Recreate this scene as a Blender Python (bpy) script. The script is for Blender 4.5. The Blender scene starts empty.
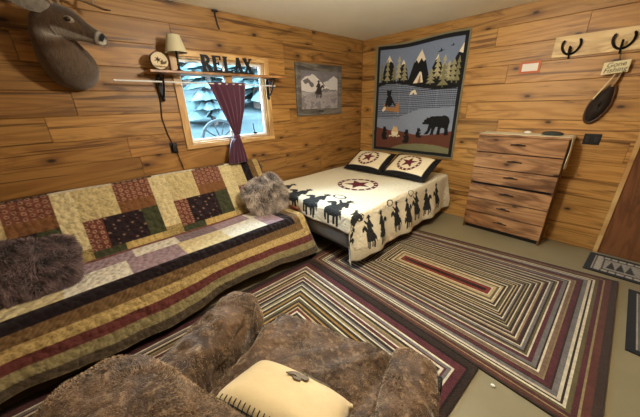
import bpy, math, random
import numpy as np
from mathutils import Vector, Matrix, noise as mnoise
random.seed(7); np.random.seed(7)
S = bpy.context.scene
COL = S.collection
PI = math.pi
CAM = Vector((2.90, -3.67, 1.49))

# ------------------------------------------------------------------ colours
def lin(c):
    c = [v/255.0 for v in c]
    return tuple((v/12.92 if v <= .04045 else ((v+.055)/1.055)**2.4) for v in c)
def L3(r, g, b): return np.array(lin((r, g, b)))

# ------------------------------------------------------------------ geometry collector
class G:
    def __init__(s): s.v = []; s.f = []; s.m = []; s.c = {}; s.uv = None
    def add(s, vs, fs, mi=0):
        n = len(s.v); s.v += [tuple(p) for p in vs]
        s.f += [tuple(i+n for i in f) for f in fs]; s.m += [mi]*len(fs)
    def box(s, a, b, mi=0):
        (x0, y0, z0), (x1, y1, z1) = a, b
        x0, x1 = min(x0, x1), max(x0, x1); y0, y1 = min(y0, y1), max(y0, y1); z0, z1 = min(z0, z1), max(z0, z1)
        s.add([(x0,y0,z0),(x1,y0,z0),(x1,y1,z0),(x0,y1,z0),(x0,y0,z1),(x1,y0,z1),(x1,y1,z1),(x0,y1,z1)],
              [(0,3,2,1),(4,5,6,7),(0,1,5,4),(1,2,6,5),(2,3,7,6),(3,0,4,7)], mi)
        return s
    def tube(s, pts, rad, seg=10, mi=0, flat=None):
        pts = [Vector(p) for p in pts]; n = len(pts)
        if not hasattr(rad, '__len__'): rad = [rad]*n
        rings = []; up = None
        for i, p in enumerate(pts):
            t = (pts[min(i+1, n-1)]-pts[max(i-1, 0)]).normalized()
            if up is None: up = Vector((0, 0, 1)) if abs(t.z) < .9 else Vector((1, 0, 0))
            a = t.cross(up).normalized(); b = a.cross(t).normalized(); up = b
            rings.append([p+(a*math.cos(2*PI*k/seg)+b*math.sin(2*PI*k/seg)*(flat or 1))*rad[i] for k in range(seg)])
        s.loft(rings, mi); return s
    def loft(s, rings, mi=0, cap=True):
        k = len(rings[0]); vs = [p for r in rings for p in r]; fs = []
        for i in range(len(rings)-1):
            for j in range(k):
                fs.append((i*k+j, i*k+(j+1) % k, (i+1)*k+(j+1) % k, (i+1)*k+j))
        if cap:
            fs.append(tuple(range(k))[::-1]); fs.append(tuple((len(rings)-1)*k+j for j in range(k)))
        s.add(vs, fs, mi); return s
    def prism(s, poly, to3, depth, mi=0):
        # poly: 2D outline, to3(u, v, d) -> world; extruded from d=0 to d=depth
        n = len(poly)
        vs = [to3(u, v, 0) for u, v in poly]+[to3(u, v, depth) for u, v in poly]
        fs = [tuple(range(n))[::-1], tuple(n+i for i in range(n))]+[(i, (i+1) % n, n+(i+1) % n, n+i) for i in range(n)]
        s.add(vs, fs, mi); return s
    def lathe(s, c, prof, seg=20, mi=0):
        c = Vector(c)
        rings = [[c+Vector((r*math.cos(2*PI*k/seg), r*math.sin(2*PI*k/seg), z)) for k in range(seg)] for r, z in prof]
        s.loft(rings, mi); return s
    def grid(s, P, mi=0):
        nu, nv = P.shape[:2]; n0 = len(s.v)
        s.v += [tuple(p) for p in P.reshape(-1, 3)]
        for i in range(nu-1):
            for j in range(nv-1):
                s.f.append((n0+i*nv+j, n0+(i+1)*nv+j, n0+(i+1)*nv+j+1, n0+i*nv+j+1)); s.m.append(mi)
        return s
    def ell(s, c, r, seg=14, rings=9, mi=0, rot=None):
        c = Vector(c); vs = []
        for i in range(rings+1):
            th = PI*i/rings
            for j in range(seg):
                ph = 2*PI*j/seg
                p = Vector((r[0]*math.sin(th)*math.cos(ph), r[1]*math.sin(th)*math.sin(ph), r[2]*math.cos(th)))
                if rot: p = rot @ p
                vs.append(c+p)
        fs = [(i*seg+j, (i+1)*seg+j, (i+1)*seg+(j+1) % seg, i*seg+(j+1) % seg) for i in range(rings) for j in range(seg)]
        s.add(vs, fs, mi); return s
    def xf(s, M):
        s.v = [tuple(M @ Vector(p)) for p in s.v]; return s

WL = {}
def tag(o, label=None, cat=None, group=None, kind=None):
    if label: o['label'] = label
    if cat: o['category'] = cat
    if group: o['group'] = group
    if kind: o['kind'] = kind
    return o
def root(name, loc, label=None, cat=None, group=None, kind=None):
    o = bpy.data.objects.new(name, None); o.empty_display_size = .1
    o.location = loc; COL.objects.link(o); WL[o] = Vector(loc)
    return tag(o, label, cat, group, kind)
def obj(name, g, mat, parent=None, smooth=35, bevel=0, sub=0, solid=0, col=None, uv=None, loc=None):
    """g: a G in world coordinates -> ONE mesh object."""
    V = np.array(g.v, dtype=float)
    if parent is not None: o0 = WL[parent]
    elif loc is not None: o0 = Vector(loc)
    else:
        mn, mx = V.min(0), V.max(0); o0 = Vector(((mn[0]+mx[0])/2, (mn[1]+mx[1])/2, mn[2]))
    V = V-np.array(o0)
    me = bpy.data.meshes.new(name); me.from_pydata(V.tolist(), [], g.f); me.update()
    mats = mat if isinstance(mat, (list, tuple)) else [mat]
    for m in mats: me.materials.append(m)
    if len(mats) > 1: me.polygons.foreach_set('material_index', g.m)
    if col is not None:
        at = me.color_attributes.new('Col', 'FLOAT_COLOR', 'POINT')
        c4 = np.ones((len(V), 4)); c4[:, :3] = col; at.data.foreach_set('color', c4.ravel())
    if uv is not None:
        l = me.uv_layers.new(name='UVMap'); vi = np.zeros(len(me.loops), dtype=int); me.loops.foreach_get('vertex_index', vi)
        l.data.foreach_set('uv', np.asarray(uv)[vi].ravel())
    if smooth:
        me.polygons.foreach_set('use_smooth', [True]*len(me.polygons))
        if smooth < 180: me.set_sharp_from_angle(angle=math.radians(smooth))
    me.validate()
    o = bpy.data.objects.new(name, me); COL.objects.link(o)
    if parent is not None: o.parent = parent; WL[o] = o0
    else: o.location = o0; WL[o] = o0
    if bevel:
        b = o.modifiers.new('bevel', 'BEVEL'); b.width = bevel; b.segments = 2; b.limit_method = 'ANGLE'
    if solid:
        b = o.modifiers.new('solid', 'SOLIDIFY'); b.thickness = solid; b.offset = -1
    if sub:
        b = o.modifiers.new('sub', 'SUBSURF'); b.levels = sub; b.render_levels = sub
    return o
def rbox(a, b, r, n=10, amp=0, fs=5, seed=0):
    """rounded, subdivided box with optional lumpy displacement"""
    a, b = Vector(a), Vector(b); c = (a+b)/2; h = (b-a)/2
    r = min(r, h.x, h.y, h.z)
    g = G(); idx = {}; vs = []; fs_ = []
    def vid(p):
        k = tuple(round(x, 5) for x in p)
        if k not in idx: idx[k] = len(vs); vs.append(p)
        return idx[k]
    def steps(L): return max(4, int(round(n*L)))
    nx, ny, nz = steps(2*h.x), steps(2*h.y), steps(2*h.z)
    def ax(i, m): return -1+2*i/m
    for (A, B, Cc, na, nb) in ((0, 1, 2, nx, ny), (1, 2, 0, ny, nz), (2, 0, 1, nz, nx)):
        for sgn in (-1, 1):
            for i in range(na):
                for j in range(nb):
                    q = []
                    for di, dj in ((0, 0), (1, 0), (1, 1), (0, 1)):
                        p = [0, 0, 0]; p[A] = ax(i+di, na); p[B] = ax(j+dj, nb); p[Cc] = sgn; q.append(vid(p))
                    fs_.append(tuple(q) if sgn > 0 else tuple(q[::-1]))
    out = []
    for p in vs:
        P = Vector((p[0]*h.x, p[1]*h.y, p[2]*h.z))
        inner = Vector([max(-(h[k]-r), min(h[k]-r, P[k])) for k in range(3)])
        d = P-inner
        nrm = d.normalized() if d.length > 1e-6 else P.normalized()
        Q = inner+nrm*r if d.length > 1e-6 else P
        if amp:
            w = c+Q
            Q = Q+nrm*amp*(mnoise.noise(w*fs+Vector((seed, seed, 0)))+.5*mnoise.noise(w*fs*2.3+Vector((seed, 3, 1))))
        out.append(c+Q)
    g.add(out, fs_); return g

# ------------------------------------------------------------------ node materials
def nt(name):
    m = bpy.data.materials.new(name); m.use_nodes = True; t = m.node_tree
    bs = t.nodes['Principled BSDF']
    def N(ty, **k):
        n = t.nodes.new(ty)
        for a, v in k.items():
            if a == 'inp':
                for kk, vv in v.items(): n.inputs[kk].default_value = vv
            else: setattr(n, a, v)
        return n
    def K(a, b): t.links.new(a, b)
    def math_(op, a, b=None, c=None):
        n = N('ShaderNodeMath', operation=op)
        for i, x in enumerate((a, b, c)):
            if x is None: continue
            if isinstance(x, (int, float)): n.inputs[i].default_value = x
            else: K(x, n.inputs[i])
        return n.outputs[0]
    def mix(fac, a, b, mode='MIX'):
        n = N('ShaderNodeMix', data_type='RGBA', blend_type=mode)
        for i, x in ((0, fac), (6, a), (7, b)):
            if isinstance(x, (int, float)): n.inputs[i].default_value = x
            elif isinstance(x, (tuple, list)): n.inputs[i].default_value = (*x[:3], 1)
            else: K(x, n.inputs[i])
        return n.outputs[2]
    def ramp(x, lo, hi):
        n = N('ShaderNodeMapRange', interpolation_type='SMOOTHSTEP'); K(x, n.inputs[0])
        n.inputs[1].default_value = lo; n.inputs[2].default_value = hi
        return n.outputs[0]
    return m, t, bs, N, K, math_, mix, ramp

def M(name, col=None, rough=.6, var=.15, vs=8, stretch=(1, 1, 1), bump=.0, bs_=60, metal=0, sheen=0, coat=0, spec=.5, quilt=0, dist=.004, uvbump=False, sub=0):
    m, t, b, N, K, mt, mix, ramp = nt(name)
    if col is None:
        a = N('ShaderNodeVertexColor', layer_name='Col'); base = a.outputs[0]
    else:
        rgb = N('ShaderNodeRGB'); rgb.outputs[0].default_value = (*lin(col), 1); base = rgb.outputs[0]
    tc = N('ShaderNodeTexCoord'); src = tc.outputs['UV'] if uvbump else tc.outputs['Object']
    mp = N('ShaderNodeMapping'); mp.inputs['Scale'].default_value = stretch; K(src, mp.inputs[0])
    if var:
        no = N('ShaderNodeTexNoise', inp={'Scale': vs, 'Detail': 4, 'Roughness': .6}); K(mp.outputs[0], no.inputs[0])
        f = N('ShaderNodeMapRange'); K(no.outputs[0], f.inputs[0])
        f.inputs[1].default_value = .25; f.inputs[2].default_value = .75; f.inputs[3].default_value = 1-var; f.inputs[4].default_value = 1+var
        g = N('ShaderNodeVectorMath', operation='SCALE'); K(base, g.inputs[0]); K(f.outputs[0], g.inputs['Scale']); base = g.outputs[0]
    K(base, b.inputs['Base Color'])
    b.inputs['Roughness'].default_value = rough; b.inputs['Metallic'].default_value = metal
    b.inputs['Sheen Weight'].default_value = sheen; b.inputs['Coat Weight'].default_value = coat
    b.inputs['Specular IOR Level'].default_value = spec
    if bump or quilt:
        h = None
        if bump:
            nb = N('ShaderNodeTexNoise', inp={'Scale': bs_, 'Detail': 3}); K(mp.outputs[0], nb.inputs[0])
            h = mt('MULTIPLY', nb.outputs[0], bump)
        if quilt:
            vo = N('ShaderNodeTexVoronoi', feature='SMOOTH_F1', inp={'Scale': quilt, 'Smoothness': .3}); K(src, vo.inputs[0])
            q = mt('MULTIPLY', vo.outputs['Distance'], -1.6)
            h = mt('ADD', h, q) if h is not None else q
        bp = N('ShaderNodeBump', inp={'Strength': 1, 'Distance': dist}); K(h, bp.inputs['Height']); K(bp.outputs[0], b.inputs['Normal'])
    return m

def wood(name, light, mid, dark, along='X', across='Z', planks=False, rough=.45, dens=1.0, coat=.0, knots=True):
    m, t, b, N, K, mt, mix, ramp = nt(name)
    tc = N('ShaderNodeTexCoord'); sp = N('ShaderNodeSeparateXYZ'); K(tc.outputs['Object'], sp.inputs[0])
    al, ac = sp.outputs[along], sp.outputs[across]
    if planks:
        a = N('ShaderNodeVertexColor', layer_name='Col'); cs = N('ShaderNodeSeparateColor'); K(a.outputs[0], cs.inputs[0])
        rnd, bri, hue = cs.outputs[0], cs.outputs[1], cs.outputs[2]
        off = mt('MULTIPLY', rnd, 91.0)
    else: off = 0.0
    def vec(sa, sc):
        c = N('ShaderNodeCombineXYZ'); K(mt('MULTIPLY_ADD', al, sa*dens, off), c.inputs[0]); K(mt('MULTIPLY_ADD', ac, sc*dens, off), c.inputs[1]); return c.outputs[0]
    n1 = N('ShaderNodeTexNoise', noise_dimensions='2D', inp={'Scale': 1, 'Detail': 1.5, 'Distortion': .4}); K(vec(.55, 6.5) if planks else vec(.9, 5.5), n1.inputs[0])
    ring = mt('SINE', mt('MULTIPLY', n1.outputs[0], 46.0))
    n2 = N('ShaderNodeTexNoise', noise_dimensions='2D', inp={'Scale': 1, 'Detail': 5, 'Roughness': .65, 'Distortion': .8}); K(vec(1.6, 9), n2.inputs[0])
    n3 = N('ShaderNodeTexNoise', noise_dimensions='2D', inp={'Scale': 1, 'Detail': 3}); K(vec(5, 130), n3.inputs[0])
    c = mix(mt('MULTIPLY', ramp(ring, -.6, 1.2), .7 if planks else 1.0), lin(light), lin(mid))
    c = mix(ramp(n2.outputs[0], .50, .80) if planks else ramp(n2.outputs[0], .44, .72), c, lin(dark))
    c = mix(mt('MULTIPLY', ramp(n3.outputs[0], .4, .8), .45), c, lin(mid))
    if knots:
        vo = N('ShaderNodeTexVoronoi', voronoi_dimensions='2D', feature='F1', inp={'Scale': 1, 'Randomness': 1}); K(vec(1.5, 3.0), vo.inputs[0])
        k = mt('SUBTRACT', 1.0, ramp(vo.outputs['Distance'], .015, .06))
        k2 = mt('MULTIPLY', mt('SUBTRACT', 1.0, ramp(vo.outputs['Distance'], .03, .17)), .5)
        c = mix(k2, c, lin(dark)); c = mix(k, c, tuple(x*.35 for x in lin(dark)))
    if planks:
        n4 = N('ShaderNodeTexNoise', noise_dimensions='2D', inp={'Scale': 1, 'Detail': 2, 'Roughness': .5, 'Distortion': .5}); K(vec(.75, 24), n4.inputs[0])
        c = mix(mt('MULTIPLY', ramp(n4.outputs[0], .60, .70), .75), c, lin(dark))
        g = N('ShaderNodeVectorMath', operation='SCALE'); K(c, g.inputs[0]); K(mt('MULTIPLY_ADD', bri, .8, .6), g.inputs['Scale']); c = g.outputs[0]
        c = mix(mt('MULTIPLY', hue, .22), c, mix(1.0, c, (1.0, .72, .55), 'MULTIPLY'))
    K(c, b.inputs['Base Color']); b.inputs['Roughness'].default_value = rough; b.inputs['Coat Weight'].default_value = coat; b.inputs['Specular IOR Level'].default_value = .05 if name == 'weathered_wood' else .4
    bp = N('ShaderNodeBump', inp={'Strength': .35, 'Distance': .003}); K(mt('ADD', n2.outputs[0], n3.outputs[0]), bp.inputs['Height']); K(bp.outputs[0], b.inputs['Normal'])
    return m

# ------------------------------------------------------------------ numpy painting (flat cloth prints, in metres)
def inpoly(X, Y, poly):
    r = np.zeros(X.shape, bool); n = len(poly)
    for i in range(n):
        x0, y0 = poly[i]; x1, y1 = poly[(i+1) % n]
        if y0 == y1: continue
        c = (y0 > Y) != (y1 > Y)
        r ^= c & (X < (x1-x0)*(Y-y0)/(y1-y0)+x0)
    return r
def inell(X, Y, cx, cy, rx, ry, a=0):
    ca, sa = math.cos(a), math.sin(a); dx, dy = X-cx, Y-cy
    return ((dx*ca+dy*sa)/rx)**2+((-dx*sa+dy*ca)/ry)**2 < 1
def star(cx, cy, R, r=.42, a0=PI/2):
    return [(cx+(R if k % 2 == 0 else R*r)*math.cos(a0+k*PI/5), cy+(R if k % 2 == 0 else R*r)*math.sin(a0+k*PI/5)) for k in range(10)]
def emblem(X, Y, C, cx, cy, R, col):
    d = np.hypot(X-cx, Y-cy); an = np.arctan2(Y-cy, X-cx)
    ring = (d < R) & (d > R*.80) & (np.sin(an*16) > -.62)
    C[ring | ((d < R) & (d > R*.955)) | ((d < R*.83) & (d > R*.79))] = col
    C[inpoly(X, Y, star(cx, cy, R*.70))] = col
    return C
def rider(X, Y, cx, cy, h, flip=1, lasso=False):
    """a cowboy on a horse seen three-quarter on, standing h tall with hooves at cy"""
    x = (X-cx)/h*flip; y = (Y-cy)/h
    m = inell(x, y, 0, .40, .15, .17) | inell(x, y, -.02, .30, .17, .11)
    for lx, w, l in ((-.13, .030, .0), (-.06, .028, .04), (.06, .030, .0), (.13, .026, .06)):
        m |= inpoly(x, y, [(lx-w, .34), (lx+w, .34), (lx+w*.7, l), (lx-w*.9, l)])
    m |= inpoly(x, y, [(.02, .5), (.14, .50), (.24, .66), (.20, .72), (.13, .68)]) | inell(x, y, .23, .62, .05, .085, .5)
    m |= inpoly(x, y, [(-.15, .45), (-.22, .30), (-.21, .15), (-.17, .28)])
    m |= inpoly(x, y, [(-.09, .48), (.07, .48), (.08, .74), (.03, .80), (-.06, .80), (-.11, .70)])
    m |= inell(x, y, -.01, .845, .042, .055) | inell(x, y, -.01, .885, .10, .022) | inpoly(x, y, [(-.055, .885), (.04, .885), (.03, .96), (-.01, .94), (-.045, .965)])
    m |= inpoly(x, y, [(-.09, .74), (-.17, .60), (-.13, .56), (-.04, .68)])
    if lasso:
        m |= inpoly(x, y, [(.05, .74), (.17, .86), (.20, .83), (.08, .68)])
        q = np.hypot((x-.30)/.13, (y-.98)/.10); m |= (q < 1.12) & (q > .82)
    return m
def bear(x, y):
    """walking bear heading -x, in a 1 x .75 frame"""
    m = inell(x, y, .55, .50, .34, .20) | inell(x, y, .76, .50, .20, .22) | inell(x, y, .36, .52, .18, .17)
    m |= inell(x, y, .17, .49, .13, .10, -.2) | inell(x, y, .07, .44, .08, .05) | inell(x, y, .17, .60, .04, .045)
    m |= inpoly(x, y, [(.24, .45), (.40, .40), (.30, .16), (.24, .03), (.10, .02), (.12, .07), (.20, .18)])
    m |= inpoly(x, y, [(.36, .40), (.52, .40), (.44, .15), (.44, .03), (.30, .02), (.33, .08)])
    m |= inpoly(x, y, [(.58, .42), (.76, .42), (.66, .2), (.66, .04), (.53, .03), (.55, .09)])
    m |= inpoly(x, y, [(.72, .45), (.95, .50), (.93, .25), (.97, .04), (.82, .03), (.82, .2)])
    return m
def cub(x, y):
    """sitting cub facing +x in a unit frame"""
    m = inell(x, y, .40, .33, .27, .33) | inell(x, y, .47, .76, .20, .19) | inell(x, y, .64, .72, .11, .09) | inell(x, y, .36, .93, .07, .07) | inell(x, y, .55, .94, .06, .06)
    m |= inell(x, y, .60, .12, .30, .11) | inell(x, y, .66, .45, .20, .07, .4)
    return m

# ------------------------------------------------------------------ camera
def cam():
    yaw, pit, rol = .8225, -.3748, .0285
    f = Vector((-math.sin(yaw)*math.cos(pit), math.cos(yaw)*math.cos(pit), math.sin(pit)))
    r = Vector((math.cos(yaw), math.sin(yaw), 0)); d = f.cross(r)
    c, s = math.cos(rol), math.sin(rol)
    r2 = c*r+s*d; d2 = -s*r+c*d
    cd = bpy.data.cameras.new('camera'); cd.sensor_width = 36; cd.sensor_fit = 'HORIZONTAL'; cd.lens = 266.6/640*36; cd.clip_start = .02
    o = bpy.data.objects.new('camera', cd); COL.objects.link(o)
    o.matrix_world = Matrix(((r2.x, -d2.x, -f.x, CAM.x), (r2.y, -d2.y, -f.y, CAM.y), (r2.z, -d2.z, -f.z, CAM.z), (0, 0, 0, 1)))
    S.camera = o
cam()

# ================================================================== MATERIALS
m_floor = M('linoleum', (134, 124, 96), rough=.42, var=.10, vs=3, bump=.1, bs_=90)
m_ceil = M('ceiling_paint', (238, 233, 214), rough=.8, var=.05, vs=2, bump=.3, bs_=50)
PINE = ((196, 146, 84), (160, 108, 58), (98, 60, 30))
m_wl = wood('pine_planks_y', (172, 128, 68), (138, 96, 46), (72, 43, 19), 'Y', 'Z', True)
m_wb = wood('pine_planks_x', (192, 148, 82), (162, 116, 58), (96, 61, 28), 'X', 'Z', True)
m_gap = M('board_gap', (40, 24, 12), rough=.9)
m_trim = wood('pine_trim_y', (212, 174, 114), (192, 148, 92), (156, 112, 64), 'Y', 'Z', rough=.4, knots=False)
m_trimz = wood('pine_trim_z', (212, 174, 114), (192, 148, 92), (156, 112, 64), 'Z', 'Y', rough=.4, knots=False)
m_vinyl = M('white_vinyl', (225, 225, 222), rough=.4, var=.02)
m_iron = M('black_iron', (22, 21, 22), rough=.5, metal=.6, var=.2, vs=40, bump=.3, bs_=80)
m_black = M('black_plastic', (18, 18, 19), rough=.4, var=.05)
m_blackpaint = M('black_paint', (11, 11, 11), rough=.6, var=.1, spec=.25)
m_shelf = wood('shelf_wood', (190, 142, 86), (150, 102, 58), (90, 56, 30), 'Y', 'X', rough=.4)
m_white = M('white_metal', (225, 224, 218), rough=.35, var=.03)
m_chrome = M('polished_metal', (215, 210, 200), rough=.2, metal=1, var=.02)
m_paper = M('paper', (238, 234, 222), rough=.8, var=.03)
m_cloth = M('printed_cloth', None, rough=.85, var=.10, vs=120, bump=.5, bs_=300, sheen=.2, dist=.001, spec=.2)

# ================================================================== ROOM
H = 2.35; XR = 4.4; YF = -5.3
obj('floor', G().box((-.1, YF-.1, -.1), (XR+.1, .1, 0)), m_floor, smooth=0)['kind'] = 'structure'
obj('ceiling', G().box((-.1, YF-.1, H), (XR+.1, .1, H+.1)), m_ceil, smooth=0)['kind'] = 'structure'

def plank_wall(name, axis, a0, a1, sgn, holes, mats, joints={}, rowh=.183, top=2.186, base=(.5, .14), darktop=False):
    """axis 'y': wall in plane x=0 facing +x; 'x': wall in plane y=0 facing -y. Planks are cut round the holes."""
    g = G(); cols = []; rs = random.Random(hash(name) % 1000 if False else sum(map(ord, name)))
    def P(a, d, z): return (d*sgn+W0, a, z) if axis == 'y' else (a, d*sgn+W0, z)
    def sub(rects, h):
        out = []
        for (x0, x1, z0, z1) in rects:
            hx0, hx1, hz0, hz1 = h
            if hx1 <= x0 or hx0 >= x1 or hz1 <= z0 or hz0 >= z1: out.append((x0, x1, z0, z1)); continue
            if hx0 > x0: out.append((x0, hx0, z0, z1))
            if hx1 < x1: out.append((hx1, x1, z0, z1))
            mx0, mx1 = max(x0, hx0), min(x1, hx1)
            if hz0 > z0: out.append((mx0, mx1, z0, hz0))
            if hz1 < z1: out.append((mx0, mx1, hz1, z1))
        return out
    rows = []; z = top
    zs = [H]
    while z > 0: zs.append(z); z -= rowh
    zs.append(0)
    for k in range(len(zs)-1):
        z1, z0 = zs[k], zs[k+1]
        js = joints.get(k)
        if js is None:
            js = []; a = a0+rs.uniform(.4, 2.2)
            while a < a1-.3: js.append(a); a += rs.uniform(1.1, 2.6)
        ed = [a0]+list(js)+[a1]
        for i in range(len(ed)-1):
            c = (rs.random(), max(.05, min(1, rs.gauss(*base))), rs.random())
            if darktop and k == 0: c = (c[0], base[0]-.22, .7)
            rects = [(ed[i], ed[i+1], z0, z1)]
            for h in holes: rects = sub(rects, h)
            for (x0, x1, q0, q1) in rects:
                if x1-x0 < .004 or q1-q0 < .004: continue
                e = min(.0036, (q1-q0)*.3, (x1-x0)*.3); dp = .006
                n0 = len(g.v)
                g.add([P(x0, -dp, q0), P(x1, -dp, q0), P(x1, -dp, q1), P(x0, -dp, q1), P(x0+e*.6, 0, q0+e), P(x1-e*.6, 0, q0+e), P(x1-e*.6, 0, q1-e), P(x0+e*.6, 0, q1-e)],
                      [(4, 5, 6, 7), (0, 1, 5, 4), (1, 2, 6, 5), (2, 3, 7, 6), (3, 0, 4, 7)], 0)
                cols += [c]*8
    rects = [(a0, a1, 0, H)]
    for h in holes: rects = sub(rects, h)
    for (x0, x1, q0, q1) in rects:
        n0 = len(g.v)
        p, q = P(x0-(.12 if x0 == a0 else 0), -.0055, q0), P(x1+(.12 if x1 == a1 else 0), -.12, q1)
        g.box(p, q, 1); cols += [(0, .5, 0)]*8
    o = obj(name, g, mats, smooth=0, col=np.array(cols), loc=(0, 0, 0)); o['kind'] = 'structure'
    return o
W0 = 0
WIN = (-2.72, -1.79, 1.14, 1.93)
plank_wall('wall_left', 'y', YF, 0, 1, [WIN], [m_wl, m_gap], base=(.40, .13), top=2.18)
DOOR = (3.10, 3.92, 0, 2.04)
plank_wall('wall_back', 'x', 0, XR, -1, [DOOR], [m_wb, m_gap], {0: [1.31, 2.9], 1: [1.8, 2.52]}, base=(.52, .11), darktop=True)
W0 = XR; plank_wall('wall_right', 'y', YF, 0, -1, [], [m_wl, m_gap])
W0 = YF; plank_wall('wall_front', 'x', 0, XR, 1, [], [m_wb, m_gap])
W0 = 0

# door (closed, flat brown slab) -------------------------------------------------
m_door = wood('door_veneer', (124, 80, 48), (108, 66, 38), (88, 52, 30), 'Z', 'X', rough=.4, knots=False)
dr = root('door_1', (3.5, 0, 0), kind='structure')
obj('door_panel', G().box((3.1005, -.004, .012), (3.9195, .05, 2.035)), m_door, dr, bevel=.003)
obj('door_frame', G().box((3.066, -.016, 0), (3.10, .0, 2.08)).box((3.92, -.016, 0), (3.955, 0, 2.08)).box((3.066, -.016, 2.045), (3.955, 0, 2.08)), m_trimz, dr, bevel=.003)
obj('door_sill', G().box((3.10, -.02, 0), (3.92, .06, .012)), m_chrome, dr)
g = G()
kc = Vector((3.165, -.004, 1.02))
g.loft([[kc+Vector((r*math.cos(2*PI*k/18), -d, r*math.sin(2*PI*k/18))) for k in range(18)] for r, d in ((.034, .001), (.034, .008), (.012, .012), (.012, .035), (.026, .042), (.031, .055), (.026, .068), (.010, .072))])
obj('door_knob', g, m_chrome, dr)

# window -----------------------------------------------------------------------
wn = root('window_1', (0, -2.255, 1.12), kind='structure')
y0, y1, z0, z1 = WIN
obj('window_frame', G().box((.001, y0-.06, z1), (.02, y1+.06, z1+.05)).box((.001, y0-.06, z0-.045), (.02, y1+.06, z0)), m_trim, wn, bevel=.003)
obj('window_casing', G().box((.001, y0-.06, z0), (.02, y0, z1)).box((.001, y1, z0), (.02, y1+.055, z1)), m_trimz, wn, bevel=.003)
g = G(); d0, d1 = -.10, -.008
g.box((d0, y0+.001, z0+.001), (d1, y1-.001, z0+.012)).box((d0, y0+.001, z1-.012), (d1, y1-.001, z1-.001)).box((d0, y0+.001, z0+.012), (d1, y0+.012, z1-.012)).box((d0, y1-.012, z0+.012), (d1, y1-.001, z1-.012))
obj('window_jamb', g, m_trimz, wn)
ym = -2.245
g = G()
for a, b, d in ((y0+.012, ym+.02, -.075), (ym-.02, y1-.012, -.05)):
    w = .026
    g.box((d-.012, a, z0+.012), (d+.012, b, z0+.012+w)).box((d-.012, a, z1-.012-w), (d+.012, b, z1-.012)).box((d-.012, a, z0+.012+w), (d+.012, a+w, z1-.012-w)).box((d-.012, b-w, z0+.012+w), (d+.012, b, z1-.012-w))
obj('window_sash', g, m_vinyl, wn, bevel=.002)
obj('window_mullion', G().box((-.035, ym-.012, z0+.012), (-.01, ym+.022, z1-.012)), m_trimz, wn, bevel=.002)
mg, t, b, N, K, mt, mix, ramp = nt('window_glass')
tr = N('ShaderNodeBsdfTransparent'); gl = N('ShaderNodeBsdfGlossy', inp={'Roughness': .02}); fr = N('ShaderNodeFresnel', inp={'IOR': 1.3}); ms = N('ShaderNodeMixShader')
K(fr.outputs[0], ms.inputs[0]); K(tr.outputs[0], ms.inputs[1]); K(gl.outputs[0], ms.inputs[2]); K(ms.outputs[0], t.nodes['Material Output'].inputs[0])
obj('window_pane', G().box((-.077, y0+.038, z0+.038), (-.073, ym-.006, z1-.038)), mg, wn, smooth=0)
obj('window_pane', G().box((-.052, ym+.006, z0+.038), (-.048, y1-.038, z1-.038)), mg, wn, smooth=0)
g = G().box((-.036, -1.99, z0+.04), (-.02, -1.95, z0+.056)); g.tube([(-.028, -1.975, z0+.056), (-.026, -1.985, z0+.10), (-.024, -1.99, z0+.155)], .005)
obj('window_latch', g, m_iron, wn)

# outside ----------------------------------------------------------------------
m_ground = M('pale_ground', (34, 40, 40), rough=1, var=.3, vs=1.5, spec=0)
n = 40
P = np.zeros((n, n, 3))
for i in range(n):
    for j in range(n):
        x = -.25-(i/(n-1))**1.6*34; y = -16+j/(n-1)*44
        P[i, j] = (x, y, (.45+.16*max(0, -x-.5)+.10*max(0, -x-7))+.10*mnoise.noise((x*.5, y*.5, 0)))
o = obj('ground_outside', G().grid(P), m_ground); o['kind'] = 'structure'
m_bark = M('bark', (60, 50, 44), rough=.9, var=.3, vs=12, bump=1, bs_=30, spec=.1)
m_needle = M('needles', None, rough=1, var=.3, vs=3, spec=0)
def conifer(x, y, h, label):
    zb = .40+.16*max(0, -x-.5)+.10*max(0, -x-7)
    r = root('conifer_tree', (x, y, zb), label, 'tree', 'trees outside the window')
    obj('trunk', G().tube([(x, y, zb), (x, y, zb+h*.5), (x, y, zb+h)], [h*.028, h*.018, .01], 8), m_bark, r)
    g = G(); cols = []; rs = random.Random(int(x*100+y*10))
    tiers = 13
    for k in range(tiers):
        zz = zb+h*(.10+.88*k/tiers); R = h*.23*(1-k/tiers)**.8+.04
        for q in range(15):
            an = rs.random()*2*PI; rr = R*rs.uniform(.75, 1.15); dz = -rr*.35
            d = Vector((math.cos(an), math.sin(an), 0)); s = Vector((-d.y, d.x, 0))
            p0 = Vector((x, y, zz+h*.035)); p1 = p0+d*rr*.6+Vector((0, 0, dz*.4)); p2 = p0+d*rr+Vector((0, 0, dz))
            w = rr*.24
            g.add([p0, p1+s*w+Vector((0, 0, -w*.6)), p2, p1-s*w+Vector((0, 0, -w*.6)), p1+Vector((0, 0, w*.3))], [(0, 1, 4), (1, 2, 4), (2, 3, 4), (3, 0, 4)])
            c = L3(46, 58, 58)*rs.uniform(.6, 1.5); cols += [c]*5
    obj('foliage', g, m_needle, r, col=np.array(cols), smooth=0)
for x, y, h, lb in ((-4.4, -.6, 3.2, 'nearest conifer outside, filling the left window pane beside the plum curtain'),
                    (-6.5, 2.0, 5.0, 'conifer outside in the right window pane, right of the plum curtain'),
                    (-10.5, 1.0, 6.0, 'far conifer outside at the left edge of the left pane')):
    conifer(x, y, h, lb)
m_grey = wood('weathered_wood', (46, 50, 50), (42, 45, 45), (36, 38, 38), 'Y', 'Z', rough=.8)
wc = Vector((-1.55, -1.74, .98)); r = root('wagon_wheel', (wc.x, wc.y, .58), 'old wooden wagon wheel standing outside below the left window pane', 'wheel')
g = G()
def wp(rad, an, dx=0): return wc+Vector((dx, rad*math.cos(an), rad*math.sin(an)))
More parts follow.
